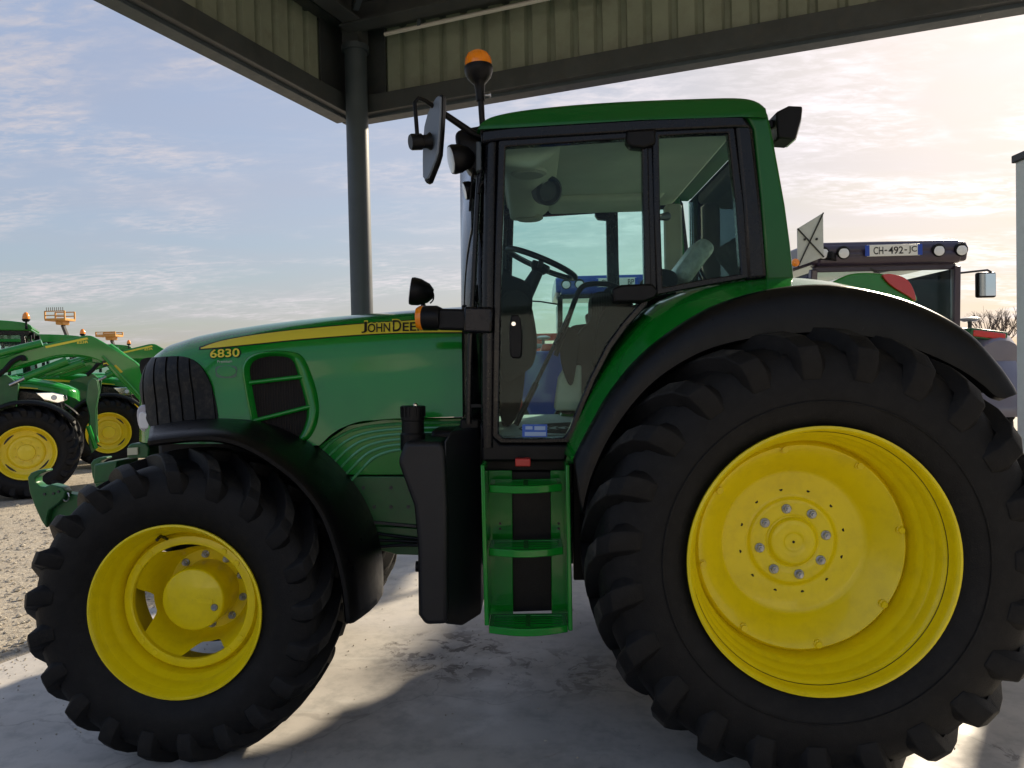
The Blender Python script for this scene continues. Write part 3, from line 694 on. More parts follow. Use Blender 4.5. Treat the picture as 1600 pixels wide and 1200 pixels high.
# front linkage
hk = [(47, 745), (52, 738), (62, 734), (75, 733), (76, 736), (66, 740), (59, 746), (59, 753), (66, 759), (74, 760), (82, 756), (92, 758), (101, 761), (106, 768), (104, 776), (93, 787), (80, 796), (77, 808), (76, 824), (68, 812), (58, 790), (50, 768)]
q = MB(); q.prism(XZ(hk, 3.72), 3.70, 3.76); lk = q.build('front_linkage', GREEN2, TR, bevel=.008)
q = MB(); q.prism(XZ([(62, 790), (100, 770), (235, 780), (235, 840), (75, 815)], 3.76), 3.74, 3.82); q.build('lift_arm', GREEN2, lk, bevel=.01)
q = MB(); q.prism(XZ(hk, 3.72), 4.24, 4.30); q.build('hook', GREEN2, lk, bevel=.008)
for a, b in ((84, 771), (92, 768), (70, 772)): 
    p = P(a, b, 3.70); MB().axis(p, p-Vector((0, .006, 0)), [(.007, 0), (.007, 1)], 10).build('rivet', DSTEEL, lk)
q = MB(); q.tube([P(103+5*math.cos(t*.7), 776+7*math.sin(t*.7), 3.72) for t in range(10)], .004, 6); q.build('pin_ring', STEEL, lk)
q = MB(); q.prism(XZ([(150, 725), (186, 719), (182, 752), (149, 755)], 3.8), 3.78, 4.0); q.build('linkage_bracket', GREEN2, TR, bevel=.008)
q = MB(); q.prism(XZ([(199, 697), (204, 693), (228, 692), (233, 700), (232, 716), (198, 716)], 3.72), 3.72, 3.9); sm_ = q.build('front_bracket', GREEN2, TR, bevel=.008)
q = MB(); q.prism(XZ([(200, 700), (216, 699), (216, 710), (200, 711)], 3.715), 3.708, 3.722); q.build('reflector', mat('reflector_pale', (.6, .6, .42), .3), sm_)
# front mudguard
nearc = sm([(231, 690), (270, 685), (315, 682), (350, 685), (385, 696), (424, 718), (467, 752), (504, 800), (527, 860), (541, 920), (547, 974)], 4)
farc = sm([(240, 668), (275, 661), (318, 656), (360, 655.5), (405, 659), (448, 672), (495, 697), (540, 740), (575, 795), (595, 862), (598, 925)], 4)
rows = []
for (a, b), (c, d_) in zip(nearc, farc):
    p = P(a, b, 3.12); e = P(c, d_, 3.60); d = Vector((p.x-FC[0], 0, p.z-FC[1])).normalized()
    row = [p-d*.020+Vector((0, .012, 0)), p-d*.012+Vector((0, .001, 0)), p+Vector((0, 0, 0)), p+d*.010+Vector((0, .012, 0))]
    p2 = p+d*.010+Vector((0, .012, 0))
    for t in (.15, .35, .6, .85, 1.0): row.append(p2.lerp(e, t)+d*.022*math.sin(math.pi*t))
    row.append(e-d*.05+Vector((0, .01, 0)))
    rows.append(row)
q = MB(); q.loft(rows); fm = q.build('front_mudguard', FENB, TR, smooth=40, solid=.010)
k_ = len(rows)//2
MB().tube([rows[k_][-2]-Vector((0, 0, .02)), rows[k_][-2]+Vector((.1, .14, -.25))], .02, 8).build('stay', DSTEEL, fm)
# rear mudguards ----------------------------------------------
A_ = sm([(897, 720), (920, 674), (955, 613), (1001, 558), (1056, 514), (1122, 477), (1203, 454), (1290, 447), (1375, 461), (1445, 486), (1505, 522), (1545, 565), (1568, 597), (1576, 614)], 5)
G_ = sm([(884, 704), (894, 672), (920, 610), (957, 545), (1000, 492), (1052, 462), (1125, 445), (1215, 441), (1290, 456), (1365, 477), (1430, 503), (1485, 530), (1515, 570), (1530, 605), (1535, 625)], 5)
B_ = sm([(908, 800), (922, 745), (952, 680), (998, 617), (1050, 573), (1115, 541), (1200, 523), (1290, 518), (1370, 527), (1440, 548), (1498, 575), (1535, 600), (1553, 616), (1570, 622)], 5)
yA, yB, yG = 3.02, 2.94, 3.40
def mir(v): return Vector((v[0], 2*YC-v[1], v[2]))
for far in (0, 1):
    fx = mir if far else (lambda v: Vector(v))
    rows = []
    for a, b in zip(A_, B_):
        pa = P(*a, yA); pb = P(*b, yB); d = (pa-Vector((RC[0], yA, RC[1]))); d.y = 0; d.normalize()
        rad_a = (pa-Vector((RC[0], yA, RC[1]))).length
        row = [pa-d*.05+Vector((0, .30, 0)), pa-d*.012+Vector((0, .26, 0)), pa+Vector((0, .10, 0)), pa+Vector((0, .03, 0)), pa]
        for k in range(1, 8):
            t = k/8; ang = t*math.pi/2
            c = math.sin(ang)**.5; s = math.cos(ang)**.9
            xz = pb.lerp(pa, s); row.append(Vector((xz.x, yA+(yB-yA)*c, xz.z)))
        row += [pb, pb-d*.012+Vector((0, .02, 0))]
        rows.append([fx(v) for v in row])
    q = MB(); q.loft(rows); q.build('mudguard_extension', FENB, TR, smooth=60, solid=.012)
    rows = []
    for g, a in zip(G_, A_):
        pa = P(*a, yA+.02); pg = P(*g, yG)
        d = (pa-Vector((RC[0], pa.y, RC[1]))); d.y = 0; d.normalize()
        row = [pa-d*.03, pa+d*.004]
        for k in range(1, 6):
            t = k/6; c = pa.lerp(pg, t)+d*.022*math.sin(math.pi*t); row.append(c)
        row += [pg, pg+Vector((0, .10, 0)), pg+Vector((0, .14, 0))-d*.06]
        rows.append([fx(v) for v in row])
    q = MB(); q.loft(rows); rg = q.build('rear_mudguard', GREEN, TR, smooth=60, solid=.008)
    # lower foot of the green mudguard
    q = MB(); ft = sm([(878, 706), (886, 694), (900, 690), (910, 702), (907, 716), (900, 725), (882, 724)], 3, True)
    l1 = [fx(P(a, b, 3.24)) for a, b in ft]; l2 = [fx(P(a, b, 3.24)+Vector((0, .2, 0))) for a, b in ft]
    q.prism2(l1, l2); q.build('mudguard_foot', GREEN, rg, bevel=.02, seg=3)
    # light cluster on the mudguard
    hs = sm([(1300, 448), (1318, 432), (1345, 426), (1385, 428), (1412, 436), (1425, 452), (1430, 472), (1360, 470)], 4, True)
    q = MB(); q.prism2([fx(P(a, b, 3.42)) for a, b in hs], [fx(P(a, b, 3.42)+Vector((0, .18, 0))) for a, b in hs]); lc = q.build('tail_light', GREEN, TR, bevel=.02, seg=3)
    rs = sm([(1380, 429), (1400, 429), (1418, 437), (1428, 453), (1431, 470), (1418, 462), (1398, 450), (1386, 440)], 4, True)
    q = MB(); q.prism2([fx(P(a, b, 3.405)) for a, b in rs], [fx(P(a, b, 3.405)+Vector((0, .19, 0))) for a, b in rs]); q.build('red_lens', REDL, lc, bevel=.012, seg=3)
# white marker strips (reflections of the opening on the inner wheel arch are real reflections)

# cab ---------------------------------------------------------
CY = 3.22; FY = 2*YC-CY
DOOR = [(790, 229), (900, 222), (1003, 215), (1005, 330), (1007, 440), (1003, 470), (972, 505), (947, 540), (922, 590), (903, 635), (890, 670), (881, 684), (840, 685), (787, 685), (779, 677), (783, 450)]
DOORO = [(778, 217), (900, 211), (1013, 204), (1015, 330), (1018, 446), (1013, 476), (981, 511), (956, 546), (931, 594), (912, 639), (899, 675), (889, 692), (840, 693), (781, 693), (769, 682), (772, 450)]
WIN = [(1030, 212), (1085, 209), (1138, 207), (1150, 320), (1158, 428), (1100, 436), (1036, 449), (1032, 330)]
WINO = [(1018, 203), (1085, 199), (1148, 196), (1163, 318), (1171, 434), (1105, 446), (1026, 461), (1022, 330)]
def off_poly(pts, Y): return XZ(pts, Y)
for far in (0, 1):
    y0, y1 = (CY, CY+.05) if not far else (FY-.05, FY)
    yg = CY+.02 if not far else FY-.02
    q = MB(); q.ring(XZ(DOORO, CY), XZ(DOOR, CY), y0, y1); dr = q.build('door', BLKG, TR, bevel=.006)
    q = MB(); q.prism(XZ([(a+(-2 if a < 850 else 2), b) for a, b in DOOR], CY), yg, yg+.005); q.build('door_glass', GLASS, dr, smooth=0)
    q = MB(); q.ring(XZ(WINO, CY), XZ(WIN, CY), y0+.002, y1); wn = q.build('side_window', BLKG, TR, bevel=.006)
    q = MB(); q.prism(XZ(WIN, CY), yg, yg+.005); q.build('window_glass', GLASS, wn, smooth=0)
    # hinge block and pillar block between door and window
    hb = [(955, 452), (970, 446), (1018, 444), (1028, 456), (1022, 467), (1004, 473), (958, 473)]
    q = MB(); q.prism(XZ(hb, CY), y0-.03 if not far else y0, y1 if not far else y1+.03); q.build('door_hinge', BLK, TR, bevel=.01)
    hb = [(978, 206), (1024, 203), (1024, 226), (1006, 233), (984, 231), (978, 222)]
    q = MB(); q.prism(XZ(hb, CY), y0-.02 if not far else y0, y1 if not far else y1+.02); q.build('door_hinge', BLK, TR, bevel=.01)
    q = MB(); q.prism(XZ([(1004, 205), (1028, 203), (1031, 330), (1036, 456), (1010, 458), (1006, 330)], CY), y0+.012, y1-.006); q.build('centre_pillar', BLKG, TR)
    # A pillar (round black tube) and lower post
    yy = y0+.03 if not far else y1-.03
    q = MB(); pa = [P(a, b, CY) for a, b in ((768, 215), (766, 300), (764, 420), (763, 560), (762, 700))]
    q.tube([(p.x, yy, p.z) for p in pa], .031, 14); q.build('front_pillar', BLKG, TR)
    # C pillar: black inner, green outer
    q = MB(); q.prism(XZ([(1142, 180), (1165, 180), (1178, 200), (1190, 310), (1200, 436), (1166, 440), (1160, 318), (1148, 196)], CY), y0-.002 if not far else y1-.11, y0+.11 if not far else y1+.002)
    q.build('rear_pillar', BLKG, TR, bevel=.02, seg=3)
    # top rail
    q = MB(); q.prism(XZ([(752, 205), (800, 199), (1000, 187), (1120, 182), (1160, 182), (1172, 200), (1148, 200), (1013, 206), (900, 213), (785, 220), (752, 225)], CY), y0-.012 if not far else y1-.08, y0+.08 if not far else y1+.012)
    q.build('roof_rail', BLKG, TR, bevel=.01, seg=2)
    # green rear corner
    gp_ = sm([(1164, 176), (1176, 158), (1190, 163), (1201, 178)], 3)+[(1207, 205), (1217, 258), (1228, 320), (1236, 380), (1242, 437), (1198, 438), (1189, 310), (1178, 202)]
    if far: gp_ = [(1150+(a-1164)*.45, b) for a, b in gp_]
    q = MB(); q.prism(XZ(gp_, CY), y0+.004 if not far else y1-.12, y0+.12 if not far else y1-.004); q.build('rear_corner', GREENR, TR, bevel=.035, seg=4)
    # sill
    q = MB(); q.prism(XZ([(750, 660), (772, 682), (782, 694), (892, 694), (884, 722), (752, 722)], CY), y0+.01 if not far else y1-.13, y0+.13 if not far else y1-.01); q.build('door_sill', BLK, TR, bevel=.012)
# roof
rp = sm([(744, 206), (749, 196), (765, 184), (800, 175), (860, 167), (930, 161), (1000, 157), (1080, 154), (1148, 152.5), (1180, 157), (1196, 170)], 4)+[(1199, 186), (1160, 184), (1000, 189), (800, 203)]
q = MB(); loops = []
base_loop = XZ(rp, 3.24)
czr = sum(b for a, b in base_loop)/len(base_loop)
for t, k in ((3.205, .72), (3.212, .86), (3.23, .95), (3.26, .99), (3.32, 1.0), (3.6, 1.012), (YC, 1.02)):
    zt0 = min(b for a, b in base_loop)
    loops.append([(a*(1.0)+(0 if t > 3.25 else (0.37-a)*(.012 if t > 3.21 else .022)), t, zt0+(b-zt0)*k) for a, b in base_loop])
loops += [[(x, 2*YC-y, z) for x, y, z in l] for l in reversed(loops[:-1])]
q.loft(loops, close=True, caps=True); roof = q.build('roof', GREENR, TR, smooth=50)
# headliner
zl = P(900, 224, CY).z+.03
q = MB(); xa = P(775, 220, CY).x; xb = P(1155, 205, CY).x
q.box(((xa+xb)/2, YC, zl+.04), (xb-xa, 1.44, .06)); hd = q.build('headliner', HEAD, TR, bevel=.02)
q = MB(); q.prism([(xa+.02, zl+.02), (xa+.02, zl-.075), (xa+.16, zl-.09), (xa+.24, zl-.04), (xa+.30, zl+.02)], 3.36, 4.64); q.build('overhead_duct', HEAD, hd, bevel=.025, seg=3)
q = MB(); q.prism([(xa+.25, zl+.02), (xa+.27, zl-.03), (xb-.15, zl-.03), (xb-.1, zl+.02)], 4.35, 4.70); q.build('side_console', HEAD, hd, bevel=.02, seg=3)
p = P(857, 280, 4.0); q = MB(); q.axis((xa+.22, 3.86, zl-.075), (xa+.25, 3.80, zl-.095), [(.075, 0), (.075, .8), (.06, 1), (.05, .6)], 24); sp_ = q.build('speaker', DSTEEL, hd)
for yy in (3.5, 4.55):
    q = MB(); q.axis((xa+.14, yy, zl-.07), (xa+.14, yy, zl-.092), [(.085, 0), (.085, .6), (.07, 1), (.001, 1)], 28); q.build('air_vent', TAN, hd, smooth=30)
# windscreen, rear window
def arc_sheet(x0, bulge, z0, z1, mt, name, lean=0):
    q = MB(); rows = []
    for z in (z0, z1):
        rows.append([(x0-bulge*(1-((k-8)/8)**2)+(lean if z == z1 else 0), CY+.03+(FY-CY-.06)*k/16, z) for k in range(17)])
    q.loft(rows); return q.build(name, mt, TR, smooth=60, solid=.005)
xw = P(757, 400, CY).x
arc_sheet(xw-.01, .17, 1.32, zl+.02, GLASSC, 'windscreen', .02)
q = MB(); q.box((P(1185, 300, CY).x-.0, YC, 2.24), (.006, 1.2, .80)); q.build('rear_glass', GLASS, TR, smooth=0)
q = MB(); q.box((P(1215, 438, CY).x-.03, YC, P(1215, 445, CY).z-.10), (.08, 1.3, .26)); q.build('rear_panel', BLK, TR, bevel=.01)
q = MB(); q.box((P(745, 660, CY).x-.14, YC, 1.29), (.18, 1.2, .14)); q.build('cowl', BLK, TR, bevel=.02)
q = MB(); q.prism(XZ([(722, 476), (731, 480), (738, 652), (722, 652)], 3.62), 3.60, 4.38); q.build('bulkhead', BLK, TR, bevel=.008)
q = MB(); q.prism(XZ([(723, 520), (752, 520), (756, 700), (723, 700)], 3.36), 3.45, 3.52); q.build('cowl_side', glass_mat('dark_glass', (.35, .5, .45), dust=.1), TR)
q = MB(); q.prism(XZ([(718, 655), (762, 655), (762, 745), (718, 745)], 3.34), 3.36, 3.5); q.build('cowl_base', BLK, TR, bevel=.01)
# slim black rail in front of the pillar
q = MB(); q.tube([P(a, b, 3.28) for a, b in sm([(753, 262), (748, 290), (743, 380), (738, 480), (734, 560), (732, 662)], 4)], .0135, 10); q.build('grab_rail', BLKG, TR)
q = MB(); q.tube([P(a, b, 3.26) for a, b in sm([(770, 289), (758, 284), (750, 290), (748, 302)], 4)], .008, 8); q.build('hose', BLK, TR)
for b in (634, 500):
    MB().bar(P(734, b, 3.28), P(764, b, 3.26), .014, .014).build('rail_bracket', BLK, TR)
# interior ------------------------------------------------------
fz = P(830, 684, CY).z
MB().box((.25, YC, fz-.02), (.95, 1.44, .05)).build('cab_floor', MATF, TR)
q = MB(); q.prism([(-.16, fz), (.50, fz), (.50, fz+.006), (-.16, fz+.006)], 3.28, 4.7); fmat = q.build('floor_mat', MATF, TR)
for k in range(9):
    r = .05+k*.036; q = MB()
    q.tube([(.36+r*1.25*math.cos(a), 3.62+r*math.sin(a), fz+.008) for a in [math.pi*(.62+1.25*i/16) for i in range(17)] if 3.29 < 3.62+r*math.sin(a) and -.14 < .36+r*1.25*math.cos(a) < .49], .004, 6)
    q.build('mat_groove', BLK, fmat)
# dash and steering
q = MB(); dsh = sm([(784, 432), (800, 436), (826, 448), (832, 470), (826, 520), (822, 560), (812, 640), (786, 660), (782, 560)], 4, True)
q.prism(XZ(dsh, 3.95), 3.78, 4.22); ds = q.build('steering_console', FAB, TR, bevel=.02, seg=3)
q = MB(); q.prism(XZ(sm([(783, 470), (822, 462), (838, 520), (836, 560), (822, 580), (784, 590)], 4, True), 3.70), 3.62, 3.76); q.build('console_cover', DKTRIM, ds, bevel=.03, seg=3)
sc = P(846, 412, 3.95); tl = Matrix.Rotation(R_(24), 3, 'Y')
q = MB(); q.tube([sc+tl @ Vector((.195*math.cos(t), .195*math.sin(t), 0)) for t in [2*math.pi*i/36 for i in range(36)]], .0155, 10, closed=True); sw = q.build('steering_wheel', BLK, TR)
for a in (30, 150, 270):
    a = R_(a); MB().bar(sc+tl @ Vector((.19*math.cos(a), .19*math.sin(a), 0)), sc+tl @ Vector((0, 0, -.03)), .025, .014).build('spoke', BLK, sw)
q = MB(); q.axis(sc+tl @ Vector((0, 0, .0)), sc+tl @ Vector((0, 0, -.05)), [(.05, 0), (.055, .5), (.035, 1)], 20); q.build('wheel_boss', BLK, sw)
q = MB(); q.axis(sc+tl @ Vector((0, 0, -.03)), P(815, 470, 3.98), [(.03, 0), (.05, 1)], 12); q.build('column', BLK, sw)
# seat
q = MB(); q.box((.46, YC, fz+.20), (.34, .36, .40)); st = q.build('seat', TAN, TR, bevel=.05, seg=3)
q = MB(); q.box((.45, YC, fz+.47), (.52, .52, .14), Matrix.Rotation(R_(-5), 3, 'Y')); q.build('cushion', FAB, st, bevel=.05, seg=4)
q = MB(); q.box((.66, YC, fz+.60), (.14, .50, .40), Matrix.Rotation(R_(12), 3, 'Y')); q.build('backrest', FAB, st, bevel=.05, seg=4)
hrc = P(1078, 412, YC-.02); q = MB(); q.box(hrc, (.10, .30, .25), Matrix.Rotation(R_(38), 3, 'Y')); q.build('headrest', PLASTIC, st, bevel=.04, seg=4)
q = MB(); q.box((.55, YC-.30, fz+.66), (.36, .08, .08)); q.build('armrest', FAB, st, bevel=.03, seg=3)
# left side console beside the seat with grille and grab handle
ac = XZ(sm([(925, 462), (948, 456), (962, 470), (990, 476), (960, 520), (930, 580), (905, 640), (872, 640), (880, 580), (905, 520), (922, 500)], 4, True), 3.45)
q = MB(); q.prism(ac, 3.44, 3.62); scn = q.build('wheel_arch_trim', DKTRIM, TR, bevel=.02, seg=3)
q = MB(); q.prism(XZ([(866, 641), (873, 590), (884, 572), (908, 570), (908, 641)], 3.47), 3.425, 3.60); q.build('trim_foot', TAN, scn, bevel=.012, seg=3)
q = MB(); q.prism(XZ(sm([(876, 518), (892, 512), (905, 530), (900, 575), (893, 602), (884, 590), (876, 560)], 4, True), 3.40), 3.39, 3.44); q.build('trim_pad', FAB, scn, bevel=.02, seg=3)
q = MB(); q.prism(XZ(sm([(948, 480), (985, 478), (1002, 474), (980, 500), (955, 535), (930, 580), (932, 520)], 4, True), 3.33), 3.31, 3.44); q.build('coat', FAB, scn, bevel=.03, seg=3)
for k in range(8):
    q = MB(); q.bar(P(924+k*4, 458, 3.44), P(925+k*4, 494, 3.44), .005, .005); q.build('vent_slat', BLK, scn)
q = MB(); q.tube([P(a, b, 3.34) for a, b in sm([(868, 556), (884, 510), (898, 470), (908, 450), (922, 444), (950, 444), (968, 450)], 4)], .012, 8); q.build('grab_handle', BLK, TR)
q = MB(); q.tube([P(806, 664, 3.30), P(890, 490, 3.30)], .009, 8); gs_ = q.build('gas_strut', BLKG, TR)
q = MB(); q.tube([P(806, 664, 3.30), P(838, 598, 3.30)], .013, 8); q.build('strut_body', BLK, gs_)
# door handle, sticker
q = MB(); q.prism(XZ(sm([(799, 496), (806, 493), (813, 496), (816, 520), (815, 556), (806, 560), (798, 556), (796, 525)], 3, True), CY), CY-.035, CY+.022); dh = q.build('door_handle', BLK, TR, bevel=.008)
p = P(802.5, 506, CY-.035); MB().axis(p+Vector((0, .002, 0)), p-Vector((0, .004, 0)), [(.009, 0), (.009, 1)], 14).build('lock', CHROME, dh)
q = MB(); q.prism(XZ([(816, 663), (855, 663), (855, 683), (816, 683)], CY+.018), CY+.0165, CY+.019); stk = q.build('sticker', STICK, TR, smooth=0)
for a, b, c, d in ((821, 666, 832, 671), (835, 666, 852, 672), (820, 675, 853, 681)):
    q = MB(); q.prism(XZ([(a, b), (c, b), (c, d), (a, d)], CY+.016), CY+.0145, CY+.016); q.build('sticker_print', STICKW, stk, smooth=0)
# right-hand control tower and dangling cable seen through the rear window
q = MB(); q.box((.88, 4.52, 2.30), (.10, .10, .62)); q.build('inner_pillar', TAN, TR, bevel=.02)
q = MB(); q.tube([Vector((1.02, 4.5, 2.62)), Vector((1.0, 4.45, 2.3)), Vector((.93, 4.4, 2.1))], .008, 6); q.build('cable', BLK, TR)
q = MB(); q.tube([Vector((1.04, 4.48, 2.62)), Vector((1.03, 4.43, 2.3)), Vector((.95, 4.4, 2.1))], .007, 6); q.build('cable', BLK, TR)
q = MB(); q.tube([P(1028, 340, CY+.06), P(1042, 338, CY+.16)], [.012, .02], 10); q.build('window_latch', BLK, TR)
# front light on arm, work lamps, mirror, beacon -----------------
q = MB(); a0 = P(661, 497, 3.30); a1 = P(764, 499, 3.24)
q.axis(a0, P(690, 497, 3.28), [(.052, 0), (.056, .1), (.056, .75), (.046, 1)], 24); il = q.build('front_indicator', BLK, TR)
q = MB(); q.axis(a0+Vector((.008, 0, 0)), a0-Vector((.036, 0, 0)), [(.055, 0), (.056, .45), (.046, .85), (.012, 1)], 24); q.build('amber_lens', AMBER, il)
q = MB(); q.bar(P(685, 499, 3.28), P(768, 501, 3.25), .05, .095); q.build('lamp_arm', BLK, il, bevel=.012)
q = MB(); q.bar(P(727, 500, 3.26), P(772, 501, 3.24), .075, .115); q.build('arm_clamp', BLKG, il, bevel=.012)
def work_lamp(name, c, d, r, lens=LENS, mt=BLK):
    c = Vector(c); d = Vector(d).normalized(); q = MB()
    q.axis(c+d*r*.55, c-d*r*1.15, [(r, 0), (r*1.05, .12), (r*1.0, .4), (r*.72, .8), (r*.35, 1)], 24); ob = q.build(name, mt, TR)
    q = MB(); q.axis(c+d*r*.53, c+d*r*.62, [(r*.93, 0), (r*.9, .6), (r*.6, 1), (.001, 1)], 24); q.build('lens', lens, ob); return ob
wc = P(653, 456, 3.72); wl_ = work_lamp('bonnet_lamp', wc, (-1, -.12, .15), .068)
q = MB(); q.tube([wc+Vector((.02, 0, -.05)), P(665, 478, 3.74)+Vector((0, 0, -.03))], .012, 8); q.build('bracket', BLK, wl_)
q = MB(); q.tube([P(a, b, 3.70) for a, b in sm([(671, 454), (677, 458), (677, 468), (672, 474)], 4)], .004, 6); q.build('wire', BLK, wl_)
# roof front lamp housing
q = MB(); q.prism(XZ(sm([(746, 198), (758, 195), (768, 205), (766, 245), (752, 272), (736, 270), (722, 250), (712, 222), (716, 205)], 4, True), 3.34), 3.32, 3.50); lhs = q.build('lamp_housing', BLK, TR, bevel=.02, seg=3)
work_lamp('cab_lamp', P(716, 248, 3.30), (-.93, -.30, -.2), .062)
work_lamp('cab_lamp', P(733, 297, 3.40), (-.95, -.2, -.25), .04)
work_lamp('cab_lamp', P(716, 248, 3.30)+Vector((0, 1.36, 0)), (-.93, .30, -.2), .062)
q = MB(); q.prism(XZ([(744, 222), (752, 222), (752, 266), (744, 268)], 3.24), 3.23, 3.30); q.build('housing_plate', GREYM, lhs, bevel=.004)
q = MB(); q.tube([P(740, 262, 3.3), P(736, 300, 3.34), P(734, 330, 3.34)], .006, 6); q.build('lamp_wire', BLK, lhs)
# mirror
ms = [(686, 153), (690, 151.5), (694, 154), (693.5, 180), (692, 205), (688.5, 244), (684, 256), (670, 282), (664, 283), (660, 277), (659.5, 250), (660, 220), (663, 192), (670, 172), (678, 161)]
mc = P(677, 216, 3.16)
q = MB(); fl = [P(a, b, 3.16)+Vector((0, -(a-677)*.0030, 0)) for a, b in ms]; nrm = Vector((-.55, -.80, 0)).normalized()
q.prism2([v for v in fl], [v+Vector((.012, .034, 0)) for v in fl]); mr = q.build('mirror', BLK, TR, bevel=.006)
cen = sum(fl, Vector())/len(fl)
q = MB(); fc_ = [cen+(v-cen)*.93for v in fl]; q.prism2([v+Vector((-.008, -.008, 0)) for v in fc_], fc_); q.build('mirror_back', mat('mirror_shell', (.17, .21, .27), .40), mr, bevel=.003)
q = MB(); q.tube(V3([(652, 212, 3.10), (650, 185, 3.10), (648, 160, 3.10), (654, 153, 3.10), (664, 157, 3.12), (700, 182, 3.20), (738, 208, 3.28), (762, 216, 3.28)]), [.009, .009, .009, .009, .009, .014, .016, .016], 10); q.build('mirror_arm', BLK, mr)
q = MB(); q.axis(P(641, 222, 3.11), P(672, 221, 3.15), [(.030, 0), (.034, .08), (.034, .55), (.028, .6), (.028, .85), (.038, 1)], 18); q.build('mirror_joint', BLK, mr)
# beacon
q = MB(); q.tube([P(757, 215, 3.24), P(753, 185, 3.22), P(751, 150, 3.22)], [.017, .013, .014], 12); bc = q.build('beacon', BLK, TR)
bq = P(747.5, 104, 3.22); bt = Vector((-.012, 0, 1)).normalized()
q = MB(); q.axis(P(751, 158, 3.22), bq, [(.019, 0), (.020, .30), (.024, .48), (.036, .56), (.052, .68), (.061, .84), (.063, .94), (.061, 1)], 24); q.build('beacon_base', BLK, bc)
q = MB(); q.axis(bq-bt*.002, bq+bt*.070, [(.058, 0), (.058, .25), (.055, .5), (.045, .76), (.029, .92), (.006, 1)], 24); q.build('beacon_dome', AMBER, bc)
for k in range(10):
    a = 2*math.pi*k/10; MB().tube([bq+bt*(.0+.065*t)+Vector((math.cos(a), math.sin(a), 0))*(.0565 if t < .4 else .0535 if t < .7 else .045) for t in (0, .3, .6, .8)], .0018, 5).build('dome_rib', AMBER, bc)
q = MB(); q.axis(P(758, 149, 3.20), P(767, 149, 3.20), [(.006, 0), (.006, .6), (.011, .62), (.011, 1)], 10); q.build('clamp_screw', STEEL, bc)
# rear work lamp
q = MB(); q.prism(XZ([(1206, 182), (1226, 172), (1247, 173), (1245, 192), (1236, 224), (1209, 222), (1207, 205)], 3.36), 3.30, 3.44); rl = q.build('rear_lamp', BLK, TR, bevel=.008)
q = MB(); q.prism(XZ([(1240, 176), (1248, 175), (1246, 196), (1238, 224), (1231, 222)], 3.36), 3.31, 3.43); q.build('lens', LENS, rl, bevel=.004)
q = MB(); q.bar(P(1196, 196, 3.38), P(1212, 194, 3.37), .04, .03); q.build('bracket', BLK, rl)
# tank ----------------------------------------------------------
tp = [(632, 690), (690, 690), (695, 704), (697, 730), (700, 790), (700, 976), (664, 978), (653, 962), (652, 850), (646, 790), (621, 722)]
q = MB(); q.prism(XZ(tp, 3.16), 3.16, 3.62); tk = q.build('fuel_tank', TANKM, TR, bevel=.022, seg=4)
rh = [(694, 690, 3.172), (704, 674, 3.20), (752, 668, 3.36), (752, 960, 3.36), (722, 979, 3.25), (694, 976, 3.172)]; lp = [P(*v) for v in rh]
q = MB(); q.prism2(lp, [Vector((v.x, 3.615, v.z)) for v in lp]); q.build('tank_rear_half', TANKM, tk, bevel=.012, seg=3)
nk = P(645, 692, 3.30); ntop = P(645, 634, 3.30)
q = MB(); q.axis(nk-Vector((0, 0, .03)), ntop, [(.056, 0), (.056, .35), (.050, .40), (.050, .66), (.053, .68), (.053, .98), (.05, 1)], 28); nkk = q.build('filler_neck', BLK, tk, smooth=30)
for k in range(18):
    a = 2*math.pi*k/18; c = ntop-Vector((0, 0, .025))
    MB().box(c+Vector((.053*math.cos(a), .053*math.sin(a), 0)), (.008, .008, .045), Matrix.Rotation(a, 3, 'Z')).build('cap_grip', BLK, tk)
MB().axis(ntop-Vector((-.012, 0, .004)), ntop+Vector((.012, 0, .012)), [(.012, 0), (.012, .6), (.006, 1)], 12).build('cap_lock', CHROME, tk)
q = MB(); q.axis(P(650, 885, 3.4), P(662, 885, 3.4), [(.025, 0), (.025, 1)], 14); q.build('tank_bung', BLK, tk)
# steps ----------------------------------------------------------
SY = 3.06
def stringer(pts, y0, y1): 
    q = MB(); q.prism(XZ(pts, SY), y0, y1); return q
q = stringer([(751, 727), (757, 727), (764, 978), (757, 978)], SY, SY+.26); ls = q.build('steps', GREEN, TR, bevel=.004)
q = stringer([(884, 727), (890, 727), (895, 986), (888, 986)], SY, SY+.26); q.build('stringer', GREEN, ls, bevel=.004)
SB = SY+.25
for a, b in ((763, 800), (860, 886)):
    q = MB(); q.prism(XZ([(a, 735), (b, 735), (b+2, 962), (a+2, 962)], SB), SB, SB+.012); u_ = q.build('upright', GREEN, ls, bevel=.003)
    for y in (818, 826):
        p = P((a+b)/2, y, SB); MB().axis(p+Vector((0, .002, 0)), p-Vector((0, .002, 0)), [(.006, 0), (.006, 1)], 10).build('slot', DECALB, ls)
q = MB(); q.prism(XZ([(790, 735), (866, 735), (866, 955), (800, 957)], SB+.03), SB+.03, SB+.10); q.build('step_back', BLK, ls, bevel=.01)
